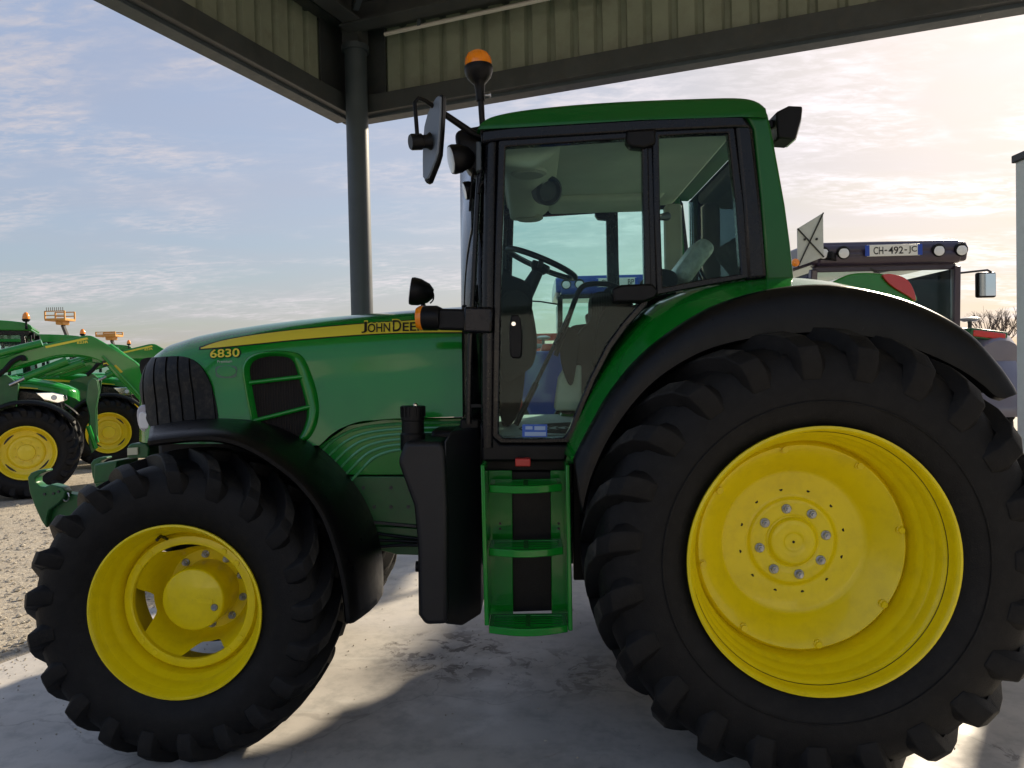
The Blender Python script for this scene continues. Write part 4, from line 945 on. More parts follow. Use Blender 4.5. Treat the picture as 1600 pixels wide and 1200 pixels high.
for y0, y1, l, r in ((752, 771, 764, 879), (848, 871, 763, 881), (966, 994, 763, 888)):
    zt = P(820, y1-12, SY).z; x0 = P(l, y1, SY).x; x1 = P(r, y1, SY).x
    tr_ = empty('tread', ((x0+x1)/2, SY+.1, zt), ls); kid(ls, tr_)
    outer = [(x0, .19), (x0, .035)]+[(x0+(x1-x0)*t, .035-.045*math.sin(math.pi*t)) for t in [i/12 for i in range(1, 12)]]+[(x1, .035), (x1, .19)]
    A = [Vector((a, SY+b, zt)) for a, b in outer]
    def inner(d): return [Vector((min(max(a, x0+d), x1-d), min(max(SY+b+d, SY+b if False else SY+b+d), SY+.19-d), zt)) for a, b in outer]
    I_ = [Vector((min(max(a.x, x0+.02), x1-.02), min(a.y+.022, SY+.168), zt)) for a in A]
    h_ = Vector((0, 0, -.032)); n_ = len(A); q = MB()
    v = A+I_+[a+h_ for a in A]+[a+h_ for a in I_]; f = []
    for k in range(n_):
        j = (k+1) % n_; f += [(k, j, n_+j, n_+k), (2*n_+k, 3*n_+k, 3*n_+j, 2*n_+j), (k, 2*n_+k, 2*n_+j, j), (n_+k, n_+j, 3*n_+j, 3*n_+k)]
    q.add(v, f); q.build('tread_rim', GREEN, tr_, bevel=.004)
    for t in (.06, .09, .12, .145):
        MB().box(((x0+x1)/2, SY+t, zt-.010), (x1-x0-.036, .012, .018)).build('tread_bar', GREEN, tr_)
    MB().box(((x0+x1)/2, SY+.10, zt-.012), (.02, .15, .022)).build('tread_rib', GREEN, tr_)
    if y0 > 900: continue
q = MB(); q.prism(XZ([(805, 716), (829, 716), (829, 728), (805, 728)], SY+.12), SY+.10, SY+.15); q.build('red_catch', REDP, ls, bevel=.004)
q = MB(); q.prism(XZ([(894, 700), (928, 700), (923, 905), (896, 905)], 3.42), 3.40, 3.44); q.build('splash_guard', BLK, TR, bevel=.006)
q = MB(); q.prism(XZ([(750, 700), (895, 700), (895, 760), (750, 760)], 3.40), 3.36, 3.44); q.build('step_bracket', BLK, TR, bevel=.008)
# ------------------------------------------------------------ other machines
def plane_px(a, b, pt, nrm):
    d = _f*FPX + CR*(a-800) - CU*(b-600); t = (Vector(pt)-CAM).dot(nrm)/d.dot(nrm); return CAM+d*t
def simple_wheel(root_, name, c, y0, side, R, r, W, n, hl, mt, slots=True):
    wl = empty(name, (c[0], y0+side*W/2, c[1]), root_); kid(root_, wl); S = lambda t: y0+side*t
    tyre_mb(c, y0-side*.02, W, R-hl*.9, r-.008, n, hl, side, .34, 48, .034, .046).build('tyre', RUB, wl, smooth=32)
    MB().lathe([(r-.012, S(.03)), (r, S(0)), (r-.006, S(-.006)), (r-.02, S(.0)), (r-.03, S(.03)), (r-.05, S(.055)), (r-.06, S(.10)), (r-.075, S(.115)), (r*.62, S(.125)), (r*.58, S(.105)), (r*.50, S(.095)), (r*.46, S(.10)), (r*.30, S(.10)), (r*.28, S(.075)), (r*.2, S(.07)), (.001, S(.07))], c, 48).build('rim', mt, wl, smooth=40)
    MB().lathe([(r-.012, S(W*.9)), (r*.8, S(W*.8)), (.001, S(W*.8))], c, 24).build('inner_rim', mt, wl, smooth=40)
    for k in range(8):
        a = R_(22+45*k); bolt(MB(), (c[0]+r*.39*math.cos(a), S(.10), c[1]+r*.39*math.sin(a)), .013, .03, -side, False).build('wheel_nut', mt, wl, smooth=30)
    if slots:
        for k in range(4):
            q = MB(); a0 = R_(30+90*k); rows = []
            for i in range(9):
                a = a0+R_(34)*i/8; w_ = .012*math.sin(math.pi*(i+.5)/9)+.002
                rows.append([(c[0]+(r*.76+s*w_)*math.cos(a), S(.1165), c[1]+(r*.76+s*w_)*math.sin(a)) for s in (-1, 1)])
            q.loft(rows); q.build('slot', DECALB, wl, smooth=0, solid=.004)
    return wl
YEL2 = mat('yellow_wheel', (.76, .58, .012), .35, coat=.3, vary=.06, vscale=5)
ROWG = 'green loader tractors parked in a row on the gravel'
HEAD_A = R_(30)
LT = empty('loader_tractor'); 
FWC = (2.45, .66)
simple_wheel(LT, 'front_wheel', FWC, -.97, 1, .665, .385, .44, 20, .045, YEL2)
simple_wheel(LT, 'front_wheel', FWC, .97, -1, .665, .385, .44, 20, .045, YEL2)
simple_wheel(LT, 'rear_wheel', (0, .86), -1.1, 1, .865, .52, .52, 20, .05, YEL2)
simple_wheel(LT, 'rear_wheel', (0, .86), 1.1, -1, .865, .52, .52, 20, .05, YEL2)
q = MB(); rows = []
tab = [(1.2+(x_-1.2)*.90, z_, h_) for x_, z_, h_ in [(1.2, 1.84, .40), (1.6, 1.83, .40), (2.1, 1.79, .40), (2.6, 1.73, .39), (2.95, 1.66, .37), (3.15, 1.60, .34), (3.26, 1.55, .28), (3.31, 1.50, .16)]]
for x, zt, hw_ in tab:
    nr = [(hw_, zt-.16), (hw_*.995, zt-.09)]+[(hw_*math.cos(a)**.7, zt-.09+.09*math.sin(a)**.7) for a in (.3, .6, .9, 1.2)]+[(0, zt)]
    rows.append([(x, -h_, z) for h_, z in nr]+[(x, h_, z) for h_, z in reversed(nr[:-1])])
q.loft(rows, caps=True); hd_ = q.build('bonnet', GREEN, LT, smooth=50)
q = MB(); q.prism([(1.2, 1.66), (1.9, 1.65), (1.9, 1.15), (1.2, 1.05)], -.39, .39); q.build('side_panel', GREEN, LT, bevel=.02)
q = MB(); q.prism([(1.8, 1.64), (2.08, 1.62), (2.08, 1.1), (1.8, 1.15)], -.36, .36); q.build('side_screen', BLK, LT)
for x in (1.85, 1.94, 2.03): MB().bar((x, -.37, 1.64), (x, -.37, 1.15), .03, .035).build('screen_bar', GREEN, LT, bevel=.005)
q = MB(); q.prism([(2.05, 1.63), (2.45, 1.56), (2.70, 1.50), (2.86, 1.44), (2.89, 1.2), (2.82, .95), (2.05, 1.0)], -.365, .365); q.build('grille', BLKG, LT, bevel=.05, seg=3)
for s in (-1, 1):
    q = MB(); q.prism([(2.54, 1.50), (2.76, 1.50), (2.90, 1.46), (2.92, 1.36), (2.83, 1.33), (2.66, 1.37)], s*.375-.02, s*.375+.02); hl_ = q.build('headlamp', CHROME, LT, bevel=.012)
    MB().axis((2.78, s*.395, 1.42), (2.78, s*.404, 1.42), [(.04, 0), (.035, 1)], 16).build('lens', LENS, hl_)
    q = MB(); up_ = [(1.25, 1.70), (1.7, 1.675), (2.2, 1.625), (2.58, 1.565)]; dn = [(2.58, 1.555), (2.2, 1.585), (1.7, 1.635), (1.25, 1.655)]
    q.add([(a, s*.408, b) for a, b in up_+dn], [tuple(range(8))]); q.build('stripe', DECALY, hd_, smooth=0, solid=.006)
    q = MB(); q.lathe([(.70, s*.98-.02), (.735, s*.96), (.745, s*.80), (.735, s*.56)], FWC, 24, R_(35), R_(160)); q.build('front_mudguard', BLK, LT, smooth=50, solid=.012)
q = MB(); q.box((1.3, 0, .85), (3.0, .5, .5)); q.build('chassis', DSTEEL, LT, bevel=.04)
MB().axis((2.45, -.8, .66), (2.45, .8, .66), [(.11, 0), (.14, .5), (.11, 1)], 16).build('front_axle', GREEN2, LT)
MB().axis((0, -.8, .86), (0, .8, .86), [(.15, 0), (.2, .5), (.15, 1)], 16).build('rear_axle', GREEN2, LT)
# cab
q = MB(); rl_ = sm([(-.55, 2.60), (-.50, 2.72), (-.2, 2.77), (.5, 2.78), (1.1, 2.74), (1.28, 2.66), (1.26, 2.58)], 4); q.prism(rl_, -.78, .78); q.build('roof', GREEN, LT, bevel=.05, seg=3)
q = MB(); q.prism([(-.5, 2.50), (1.22, 2.50), (1.24, 2.60), (-.53, 2.60)], -.75, .75); q.build('roof_rail', BLKG, LT, bevel=.01)
for x0, x1 in ((1.12, 1.28), (.35, .35), (-.45, -.52)):
    for s in (-1, 1): MB().bar((x0, s*.72, 2.52), (x1, s*.72, 1.35), .07, .06).build('pillar', BLKG, LT, bevel=.01)
for s in (-1, 1):
    q = MB(); q.prism([(-.45, 2.5), (1.12, 2.5), (1.26, 1.35), (.5, 1.2), (-.3, 1.6)], s*.735-.003, s*.735+.003); q.build('side_glass', GLASS, LT, smooth=0)
    q = MB(); q.lathe([(.95, s*1.05-.0), (.98, s*.95), (.98, s*.6)], (0, .86), 30, R_(10), R_(165)); q.build('rear_mudguard', GREEN, LT, smooth=50, solid=.015)
q = MB(); q.box((1.21, 0, 1.92), (.008, 1.38, 1.15), Matrix.Rotation(R_(-7), 3, 'Y')); q.build('windscreen', GLASSC, LT, smooth=0)
q = MB(); q.box((.2, 0, 1.22), (1.4, 1.3, .25)); q.build('cab_base', BLK, LT, bevel=.03)
q = MB(); q.box((-.05, 0, 1.75), (.14, .5, .65)); q.build('seat', FAB, LT, bevel=.04)
def small_beacon(par, p, dy=0):
    p = Vector(p); q = MB(); q.tube([p, p+Vector((0, 0, .14))], .018, 8); b_ = q.build('beacon', BLK, par)
    MB().axis(p+Vector((0, 0, .12)), p+Vector((0, 0, .17)), [(.04, 0), (.065, .6), (.065, 1)], 16).build('beacon_base', BLK, b_)
    MB().axis(p+Vector((0, 0, .165)), p+Vector((0, 0, .29)), [(.06, 0), (.062, .3), (.05, .7), (.02, 1)], 16).build('beacon_dome', AMBER, b_)
small_beacon(LT, (1.2, -.82, 2.62))
MB().bar((1.2, -.70, 2.60), (1.2, -.84, 2.64), .04, .04).build('beacon_bracket', BLK, LT)
for s in (-1, 1):
    q = MB(); q.axis((1.30, s*.60, 2.50), (1.20, s*.60, 2.50), [(.07, 0), (.07, .4), (.04, 1)], 14); q.build('work_lamp', BLK, LT)
    q = MB(); q.tube([(1.2, s*.74, 2.45), (1.28, s*1.0, 2.48), (1.28, s*1.05, 2.30)], .012, 6); mm_ = q.build('mirror', BLK, LT)
    MB().box((1.29, s*1.06, 2.22), (.05, .18, .34)).build('mirror_head', BLK, mm_, bevel=.02)
# loader: traced on the plane of the near arm
WA = P(40, 705, 10.2); RotA = Matrix.Rotation(HEAD_A, 4, 'Z')
locA = Vector((WA.x, WA.y, GZ))-RotA.to_3x3() @ Vector((2.45, -.97, 0))
MA = Matrix.Translation(locA) @ RotA; MAi = MA.inverted()
nA = RotA.to_3x3() @ Vector((0, -1, 0))
def la(pts, yl):
    pt = MA @ Vector((0, yl, 0)); return [(lambda v: (v.x, v.z))(MAi @ plane_px(a, b, pt, nA)) for a, b in pts]
AR = sm([(-60, 575), (0, 560), (60, 541), (110, 529), (136, 524), (152, 529), (190, 552), (222, 575), (262, 640), (240, 645), (205, 612), (178, 585), (160, 566), (128, 556), (90, 556), (50, 566), (0, 580), (-60, 592)], 3, True)
for yl in (-.62, .50):
    q = MB(); q.prism(la(AR, -.62), yl, yl+.12); am = q.build('loader_arm', GREEN, LT, bevel=.015)
    q = MB(); p0, p1 = la([(-40, 562), (66, 536)], -.62); q.tube([(p0[0], yl+.02, p0[1]), (p1[0], yl-.03, p1[1])], .055, 12); q.build('lift_cylinder', GREEN, am)
    q = MB(); p0, p1 = la([(38, 590), (105, 563)], -.62); q.tube([(p0[0], yl-.02, p0[1]), (p1[0], yl-.02, p1[1])], .055, 12); q.build('tilt_cylinder', GREEN, am)
    q = MB(); p0, p1 = la([(15, 602), (45, 588)], -.62); q.tube([(p0[0], yl-.02, p0[1]), (p1[0], yl-.02, p1[1])], .028, 10); q.build('piston_rod', STEEL, am)
    q = MB(); p0, p1 = la([(70, 585), (128, 566)], -.62); q.tube([(p0[0], yl+.06, p0[1]), (p1[0], yl+.06, p1[1])], .05, 12); q.build('tilt_cylinder', GREEN, am)
    q = MB(); p0, p1 = la([(170, 540), (238, 590)], -.62); q.tube([(p0[0], yl+.06, p0[1]), (p1[0], yl+.06, p1[1])], .05, 12); q.build('bucket_cylinder', GREEN, am)
    q = MB(); p0, p1, p2 = la([(160, 556), (200, 598), (240, 642)], -.62); q.tube([(v[0], yl-.03, v[1]) for v in (p0, p1, p2)], .02, 8); q.build('hydraulic_pipe', GREEN, am)
    q = MB(); q.prism(la([(137, 598), (144, 590), (152, 594), (155, 612), (150, 640), (151, 672), (152, 700), (143, 708), (138, 690), (140, 650), (134, 625)], -.55), yl+.03, yl+.16); q.build('loader_bracket', GREEN2, LT, bevel=.01)
    q = MB(); p0, p1 = la([(138, 665), (150, 700)], -.6); q.tube([(p0[0], yl-.05, p0[1]), (p1[0], yl-.05, p1[1])], .035, 10); q.build('bracket_spring', GREEN, LT)
    q = MB(); q.prism(la([(-40, 600), (10, 585), (30, 600), (20, 690), (-40, 700)], -.55), yl+.02, yl+.14); q.build('loader_tower', GREEN2, LT, bevel=.01)
    if yl < 0:
        s_pts = la([(70, 541), (136, 527), (138, 530), (72, 544)], -.625); q = MB(); q.prism(s_pts, yl-.004, yl+.001); q.build('arm_stripe', DECALY, am, smooth=0)
        c4 = la([(174, 573), (181, 570), (192, 581), (185, 585)], -.625); q = MB(); q.prism(c4, yl-.004, yl+.001); q.build('warning_sticker', mat('sticker_yellow', (.75, .55, .03), .5), am, smooth=0)
        c4 = la(sm([(160, 564), (170, 563), (171, 571), (161, 572)], 2, True), -.625); q = MB(); q.prism(c4, yl-.004, yl+.001); bd = q.build('emblem', DECALB, am, smooth=0)
        dp_ = la([(161.5, 566.5), (163.5, 567.4), (166.5, 566.2), (168.5, 564.4), (169.6, 565), (168.4, 567), (169.8, 570), (168.4, 570), (166.6, 568.4), (163.2, 568.8), (161.8, 570.4)], -.63); q = MB(); q.prism(dp_, yl-.007, yl-.003); q.build('emblem_shape', DECALY, am, smooth=0)
        v, f, asp = text_mesh('623R', .03); q = MB(); pts = []
        for u, t in v:
            (x, z), = la([(120+18*u, 537.5-1.6*u-4.2*t)], -.63); pts.append((x, yl-.004, z))
        q.add(pts, f); q.build('arm_lettering', DECALY, am, smooth=0)
q = MB(); q.bar((la([(150, 560)], -.62)[0][0], -.5, la([(150, 560)], -.62)[0][1]), (la([(150, 560)], -.62)[0][0], .5, la([(150, 560)], -.62)[0][1]), .10, .10); q.build('cross_tube', GREEN, LT)
q = MB(); pts = la(sm([(-5, 588), (8, 578), (20, 565), (35, 558), (38, 564)], 4), -.7); q.tube([(a, -.72, b) for a, b in pts], .035, 8); q.build('hose_bundle', BLK, LT)
q = MB(); bx = la([(262, 640)], -.62)[0]; q.prism([(bx[0]-.15, bx[1]+.1), (bx[0]+.05, bx[1]+.1), (bx[0]+.15, bx[1]-.9), (bx[0]-.05, bx[1]-.9)], -.7, .7); q.build('tool_carrier', GREEN2, LT, bevel=.01)
LT.matrix_world = MA; LT.location = locA; LT.rotation_euler = (0, 0, HEAD_A)
tag(LT, 'green loader tractor with headlamp and yellow front wheel beside the gravel edge', 'tractor', ROWG)
def wheel_at(a, b, Y):
    p = P(a, b, Y); return Vector((p.x, p.y, GZ))-RotA.to_3x3() @ Vector((2.45, -.97, 0))
for (a, b, Y), lab in (((170, 680, 13.6), 'green loader tractor with amber beacon behind the one with the visible headlamp'), ((222, 660, 18.5), 'green loader tractor mostly hidden in the row, only cab roof and beacon showing'), ((270, 640, 24.5), 'farthest green loader tractor, a beacon just above the loader arms')):
    c = copy_tree(LT); c.location = wheel_at(a, b, Y); c['label'] = lab

# machines seen from behind
def rear_tractor(name, label, origin, rot, roofm, bodym, fendm, plate, hidden, lampw, extra, grp=None):
    T = empty(name); tag(T, label, 'tractor', grp)
    for s in (-1, 1):
        simple_wheel(T, 'rear_wheel', (0, .90), s*1.22, -s, .90, .52, .56, 20, .05, extra['rim'], False)
        simple_wheel(T, 'front_wheel', (2.6, .68), s*1.10, -s, .68, .38, .45, 20, .045, extra['rim'], False)
        q = MB(); q.lathe([(.94, s*1.26), (1.06, s*1.24), (1.09, s*1.12), (1.08, s*.62)], (0, .90), 30, R_(10), R_(170)); fd = q.build('rear_mudguard', fendm, T, smooth=60, solid=.02)
        q = MB(); q.axis((-.50, s*1.07, 1.72), (-.80, s*1.07, 1.58), [(.12, 0), (.28, .35), (.25, .8), (.08, 1)], 20); q.build('mudguard_bulge', fendm, fd)
        q = MB(); q.box((-.72, s*.97, 1.89), (.16, .38, .10), Matrix.Rotation(R_(-8*s), 3, 'X')); lb = q.build('tail_light', extra['trim'], T, bevel=.015)
        q = MB(); q.box((-.785, s*.97, 1.89), (.05, .33, .065), Matrix.Rotation(R_(-8*s), 3, 'X')); q.build('red_lens', REDL, lb, bevel=.012)
        q = MB(); q.tube([(-.45, s*.98, 1.90), (-.45, s*.98, 2.05)], .02, 8); kn = q.build('marker_lamp', DSTEEL, T)
        MB().axis((-.45, s*.98, 2.04), (-.45, s*.98, 2.09), [(.06, 0), (.10, .4), (.10, .7), (.05, 1)], 20).build('marker_head', GREYP, kn)
        MB().bar((-.62, s*.74, 2.60), (-.55, s*.76, 1.55), .08, .07).build('rear_pillar', extra['pillar'], T, bevel=.012)
        MB().bar((1.05, s*.70, 2.60), (1.2, s*.68, 1.45), .07, .07).build('front_pillar', extra['pillar'], T, bevel=.012)
        q = MB(); q.prism([(-.55, 2.58), (1.05, 2.58), (1.18, 1.5), (-.5, 1.6)], s*.74-.003, s*.74+.003); q.build('side_glass', GLASSC, T, smooth=0)
        # mirror on its arm
        q = MB(); q.tube([(-.30, s*.74, 2.52), (-.25, s*1.0, 2.57), (-.20, s*1.32, 2.60), (-.20, s*1.36, 2.58), (-.20, s*1.36, 2.50)], .012, 6); mr_ = q.build('mirror', DECALB, T)
        q = MB(); q.box((-.20, s*1.30, 2.44), (.06, .21, .27)); q.build('mirror_shell', BLK, mr_, bevel=.02)
        q = MB(); q.box((-.235, s*1.30, 2.44), (.008, .175, .235)); q.build('mirror_face', MIRR, mr_)
    q = MB(); q.prism(sm([(-.72, 2.64), (-.74, 2.78), (-.62, 2.855), (.0, 2.88), (.8, 2.87), (1.2, 2.80), (1.25, 2.66)], 4), -.80, .80); q.build('roof', roofm, T, bevel=.06, seg=3)
    q = MB(); q.prism([(-.76, 2.70), (-.70, 2.86), (-.5, 2.88), (-.5, 2.62), (-.72, 2.62)], -.74, .74); rb_ = q.build('roof_panel', extra['panel'], T, bevel=.035, seg=3)
    for yy in lampw:
        q = MB(); q.axis((-.72, yy, 2.75), (-.770, yy, 2.745), [(.068, 0), (.068, .8), (.058, 1)], 20)
        lo_ = q.build('work_lamp', BLK, rb_); q = MB(); q.axis((-.768, yy, 2.745), (-.776, yy, 2.745), [(.056, 0), (.046, .7), (.001, 1)], 20); q.build('lens', LENS, rb_)
    # plate
    q = MB(); q.box((-.775, -.02, 2.755), (.01, .54, .115)); pl = q.build('number_plate', PLATE, T, bevel=.003)
    for yy in (.248, -.288):
        MB().box((-.782, yy, 2.755), (.006, .044, .107)).build('plate_band', EUB, pl)
    for body, u0, u1 in plate:
        v, f, asp = text_mesh(body, .012); q = MB()
        if body == '-': v = [(u, .42+.16*t) for u, t in v]
        q.add([(-.7825, -(u0+(u1-u0)*u)-.02, 2.717+.074*t) for u, t in v], f); q.build('plate_lettering', DECALB, pl, smooth=0)
    q = MB(); q.box((-.60, 0, 2.12), (.006, 1.40, .92)); q.build('rear_glass', GLASSC, T, smooth=0)
    MB().box((-.60, 0, 2.60), (.05, 1.48, .06)).build('window_top', extra['pillar'], T, bevel=.01)
    MB().box((-.60, 0, 1.64), (.05, 1.48, .06)).build('window_bottom', extra['pillar'], T, bevel=.01)
    MB().bar((-.62, .15, 2.60), (-.63, -.12, 2.42), .012, .02).build('wiper', DECALB, T)
    q = MB(); q.box((1.15, 0, 2.05), (.006, 1.3, 1.1)); q.build('windscreen', GLASSC, T, smooth=0)
    q = MB(); q.box((.20, 0, 1.85), (.14, .50, .60)); st_ = q.build('seat', extra['seat'], T, bevel=.05, seg=3)
    for k in range(7): MB().box((.125, -.18+.06*k, 1.88), (.012, .03, .46)).build('seat_rib', extra['seat'], st_, bevel=.004)
    MB().box((.2, 0, 2.24), (.10, .30, .18)).build('headrest', extra['seat'], st_, bevel=.04, seg=3)
    q = MB(); q.box((.25, 0, 1.30), (1.7, 1.3, .40)); q.build('cab_base', BLK, T, bevel=.03)
    q = MB(); q.box((1.1, 0, .95), (3.4, .55, .55)); q.build('chassis', DSTEEL, T, bevel=.04)
    q = MB(); q.prism([(1.2, 1.0), (1.2, 1.85), (2.2, 1.80), (3.2, 1.65), (3.5, 1.45), (3.45, .95)], -.42, .42); q.build('bonnet', bodym, T, bevel=.08, seg=3)
    MB().axis((0, -.9, .9), (0, .9, .9), [(.16, 0), (.22, .5), (.16, 1)], 16).build('rear_axle', DSTEEL, T)
    MB().axis((2.6, -.9, .68), (2.6, .9, .68), [(.12, 0), (.16, .5), (.12, 1)], 16).build('front_axle', DSTEEL, T)
    for s in (-1, 1): MB().bar((-.2, s*.35, .75), (-1.0, s*.42, .62), .06, .10).build('lower_link', DSTEEL, T, bevel=.01)
    MB().box((-.35, 0, 1.05), (.3, .7, .5)).build('hitch_block', DSTEEL, T, bevel=.03)
    if extra.get('panel_board'):
        q = MB(); pb = [(.62, 2.56), (.84, 2.72), (.84, 3.10), (.62, 2.98)]
        bx_ = extra['panel_board']
        q.prism2([(-.80, a, b) for a, b in bx_], [(-.785, a, b) for a, b in bx_]); bd_ = q.build('marker_board', mat('board_grey', (.50, .53, .50), .5, vary=.1), T, bevel=.002)
        for i, j in ((0, 2), (1, 3)):
            MB().bar((-.806, *bx_[i]), (-.806, *bx_[j]), .012, .012).build('board_strap', DECALB, bd_)
        c0 = sum(p_[0] for p_ in bx_)/4; c1 = sum(p_[1] for p_ in bx_)/4
        for s in (-1, 1): MB().axis((-.80, c0+s*.06, c1+.02), (-.815, c0+s*.06, c1+.02), [(.012, 0), (.012, 1)], 10).build('board_bolt', DECALB, bd_)
        MB().bar((-.78, bx_[0][0]-.05, bx_[0][1]+.02), (-.6, bx_[0][0]-.25, bx_[0][1]-.02), .09, .08).build('board_bracket', BLK, bd_, bevel=.01)
        MB().axis((-.80, bx_[1][0]+.03, bx_[1][1]+.04), (-.84, bx_[1][0]+.03, bx_[1][1]+.04), [(.04, 0), (.04, .6), (.02, 1)], 14).build('marker_light', AMBER, bd_)
    T.scale = (1, 1, 1.032); T.location = origin; T.rotation_euler = (0, 0, rot)
    return T
pc = P(1390, 384, 7.7)
rear_tractor('tractor', 'blue-grey tractor with dark roof and white number plate seen from behind by the white post', (pc.x+.02, 7.7+.78, GZ), R_(90), PURP, BLUEG, BLUEG,
    [('CH', -.205, -.105), ('-', -.092, -.067), ('492', -.052, .098), ('-', .11, .135), ('JC', .15, .235)], False, (.69, .48, -.49, -.72),
    dict(rim=GREYP, trim=GREEN2, pillar=PURP, panel=PURP, seat=TAN, panel_board=[(.70, 2.70), (.965, 2.61), (.965, 2.99), (.70, 3.14)]))
pb_ = P(961, 428, 10.0)
rear_tractor('tractor', 'blue tractor with a white number plate seen through the cab of the green tractor', (pb_.x, 10.0+.78, GZ), R_(90), BLUEP, BLUEP, BLK,
    [('GK', -.205, -.105), ('BP', .15, .235)], True, (.66, .48, -.48, -.66),
    dict(rim=WHITE, trim=BLK, pillar=BLK, panel=BLUEP, seat=FAB))
bb = P(852, 436, 9.6)
# blue seed hopper and red machine beyond the cab
hp0 = P(862, 600, 7.2)
H = empty('seed_hopper', (hp0.x, 7.5, 0)); tag(H, 'blue implement hopper with red band on legs seen through the cab door', 'hopper')
q = MB(); q.prism([(hp0.x-.30, 1.72), (hp0.x-.22, 1.80), (hp0.x+.28, 1.80), (hp0.x+.34, 1.72), (hp0.x+.30, 1.35), (hp0.x+.12, 1.0), (hp0.x-.14, 1.0), (hp0.x-.30, 1.35)], 7.2, 8.2); q.build('bin', BLUEP, H, bevel=.03, seg=3)
q = MB(); q.prism([(hp0.x-.10, 1.80), (hp0.x+.24, 1.80), (hp0.x+.22, 1.87), (hp0.x-.08, 1.87)], 7.25, 8.15); q.build('lid', REDP, H, bevel=.015)
for dx in (-.26, .26):
    for yy in (7.3, 8.1): MB().bar((hp0.x+dx, yy, 1.4), (hp0.x+dx*1.2, yy, GZ-.01), .05, .05).build('leg', DSTEEL, H)
rm = P(858, 530, 12.5)
H = empty('cultivator', (rm.x, 12.5, 0)); tag(H, 'red folded cultivator frame standing behind the blue hopper', 'implement')
for dz in (1.2, 1.7, 2.15): MB().bar((rm.x-.9, 12.5, dz), (rm.x+.9, 12.5, dz), .12, .12).build('frame_bar', REDP, H, bevel=.01)
for k in range(6):
    x = rm.x-.85+.34*k; MB().bar((x, 12.5, 2.2), (x, 12.5, GZ-.01 if k % 2 else .9), .10, .08).build('frame_post', REDP, H, bevel=.01)
for k in range(6):
    x = rm.x-.75+.3*k; q = MB(); q.tube([(x, 12.4, 1.2), (x, 12.2, 1.0), (x, 12.1, .6), (x, 12.25, .3)], .025, 6); q.build('tine', DSTEEL, H)
# raised orange platforms far behind the green row
for (a, b, Y, wd, hgt), lab in (((94, 500, 30, .85, .34), 'tall orange boom platform with railings above the green cab roofs'), ((171, 525, 36, 1.0, .18), 'lower orange platform beam beyond the green loader arms')):
    p = P(a, b, Y); H = empty('boom_platform', (p.x, Y, GZ)); tag(H, lab, 'platform')
    q = MB(); q.box((p.x, Y, p.z), (wd, .7, .10)); q.build('deck', ORNG, H, bevel=.01)
    for s in (-1, 1):
        for yy in (-.33, .33): MB().bar((p.x+s*wd*.48, Y+yy, p.z), (p.x+s*wd*.48, Y+yy, p.z+hgt), .05, .05).build('rail_post', ORNG, H)
    for yy in (-.33, .33):
        for f in (.5, 1): MB().bar((p.x-wd*.5, Y+yy, p.z+hgt*f), (p.x+wd*.5, Y+yy, p.z+hgt*f), .04, .04).build('rail', ORNG, H)
    for k in range(9 if hgt > .3 else 0): MB().bar((p.x-wd*.4+wd*.1*k, Y-.33, p.z+hgt), (p.x-wd*.4+wd*.1*k, Y-.33, p.z+hgt+.16), .02, .02).build('spike', DSTEEL, H)
    q = MB(); q.box((p.x+.1, Y, p.z-.12), (wd*.35, .5, .18)); q.build('drive_box', ORNG, H, bevel=.04)
    MB().bar((p.x+.1, Y, p.z-.2), (p.x+.3, Y+1.5, .8), .12, .14).build('boom', DSTEEL, H, bevel=.02)
    MB().box((p.x+.3, Y+1.8, .5), (2.2, 1.8, .9)).build('base', ORNG, H, bevel=.05)
    for sx in (-.8, .8):
        for sy in (-.95, .95): MB().lathe([(.001, Y+1.8+sy-.12), (.38, Y+1.8+sy-.12), (.42, Y+1.8+sy), (.38, Y+1.8+sy+.12), (.001, Y+1.8+sy+.12)], (p.x+.3+sx, .39), 20).build('wheel', RUB, H)

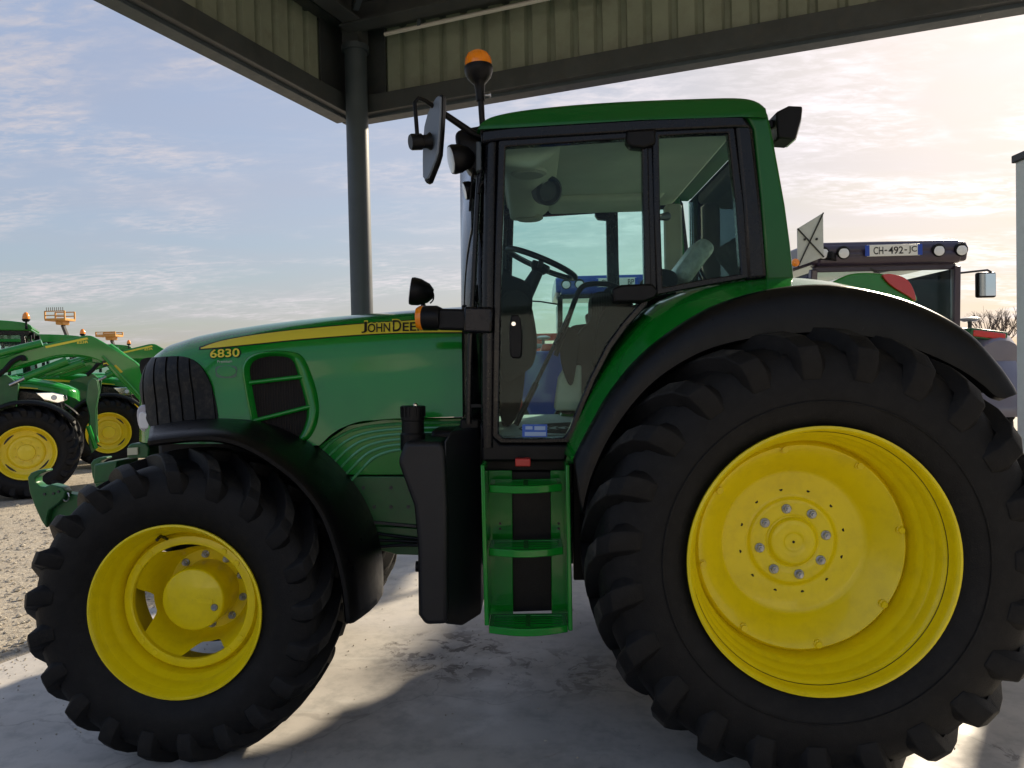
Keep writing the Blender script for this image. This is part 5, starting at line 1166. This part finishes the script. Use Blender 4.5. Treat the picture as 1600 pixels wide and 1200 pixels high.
# ------------------------------------------------------------ bare trees along the far edge of the yard
def bare_tree(loc, h, label, seed):
    rnd = random.Random(seed); T = empty('bare_tree', loc); tag(T, label, 'tree', 'bare trees along the far edge of the yard')
    tr = MB(); tw = MB()
    def grow_(mb, p, d, l, r, lev):
        q_ = p+d*l; mid = p+d*l*.5+Vector((rnd.uniform(-1, 1), rnd.uniform(-1, 1), 0))*l*.05
        (tr if lev < 2 else tw).tube([p, mid, q_], [r, r*.85, r*.62], 5 if lev < 3 else 3)
        if lev >= 5: return
        for k in range(3 if lev < 4 else 3):
            nd = (d+Vector((rnd.uniform(-1, 1), rnd.uniform(-1, 1), rnd.uniform(-.15, .7)))*.75).normalized()
            grow_(mb, p+d*l*rnd.uniform(.55, 1), nd, l*rnd.uniform(.58, .82), r*.58, lev+1)
    grow_(None, Vector(loc), Vector((0, 0, 1)), h*.30, h*.022, 0)
    tr.build('trunk', WOOD, T); tw.build('crown', WOOD, T, smooth=0)
for i, (a, Y, h, lab) in enumerate(((1548, 46, 6.6, 'small bare tree above the blue-grey mudguard'), (1578, 52, 7.4, 'taller bare tree rising beside the white post'), (1500, 60, 4.6, 'low bare tree behind the blue-grey tractor cab'))):
    p = P(a, 560, Y); bare_tree((p.x, Y, GZ-.05), h, lab, 11+i)

# ------------------------------------------------------------ barn and silos across the yard (mirrored in the bonnet)
BN = empty('barn', (4, -30, 0)); tag(BN, 'long pale clad barn with a dark doorway across the yard, mirrored in the bonnet', 'barn')
q = MB(); q.prism([(-14, GZ-.05), (22, GZ-.05), (22, 3.4), (4, 4.8), (-14, 3.4)], -40, -30); q.build('wall', BARN, BN)
q = MB(); q.prism([(-14.6, 3.35), (4, 4.85), (22.6, 3.35), (22.6, 3.5), (4, 5.05), (-14.6, 3.5)], -40.5, -29.6); q.build('roof', GREYM, BN)
q = MB(); q.box((9, -29.98, 1.6), (5, .06, 3.2)); q.build('door', DSTEEL, BN)
for i, x in enumerate((-9.5, -6.0)):
    S_ = empty('silo', (x, -17, 0)); tag(S_, 'tall pale round silo standing in front of the barn' if i else 'tall pale round silo next to the one nearer the barn doorway', 'silo', 'silos by the barn')
    MB().axis((x, -17, GZ-.02), (x, -17, 6.5), [(1.4, 0), (1.4, .85), (.3, 1)], 28).build('shell', GREYP, S_)
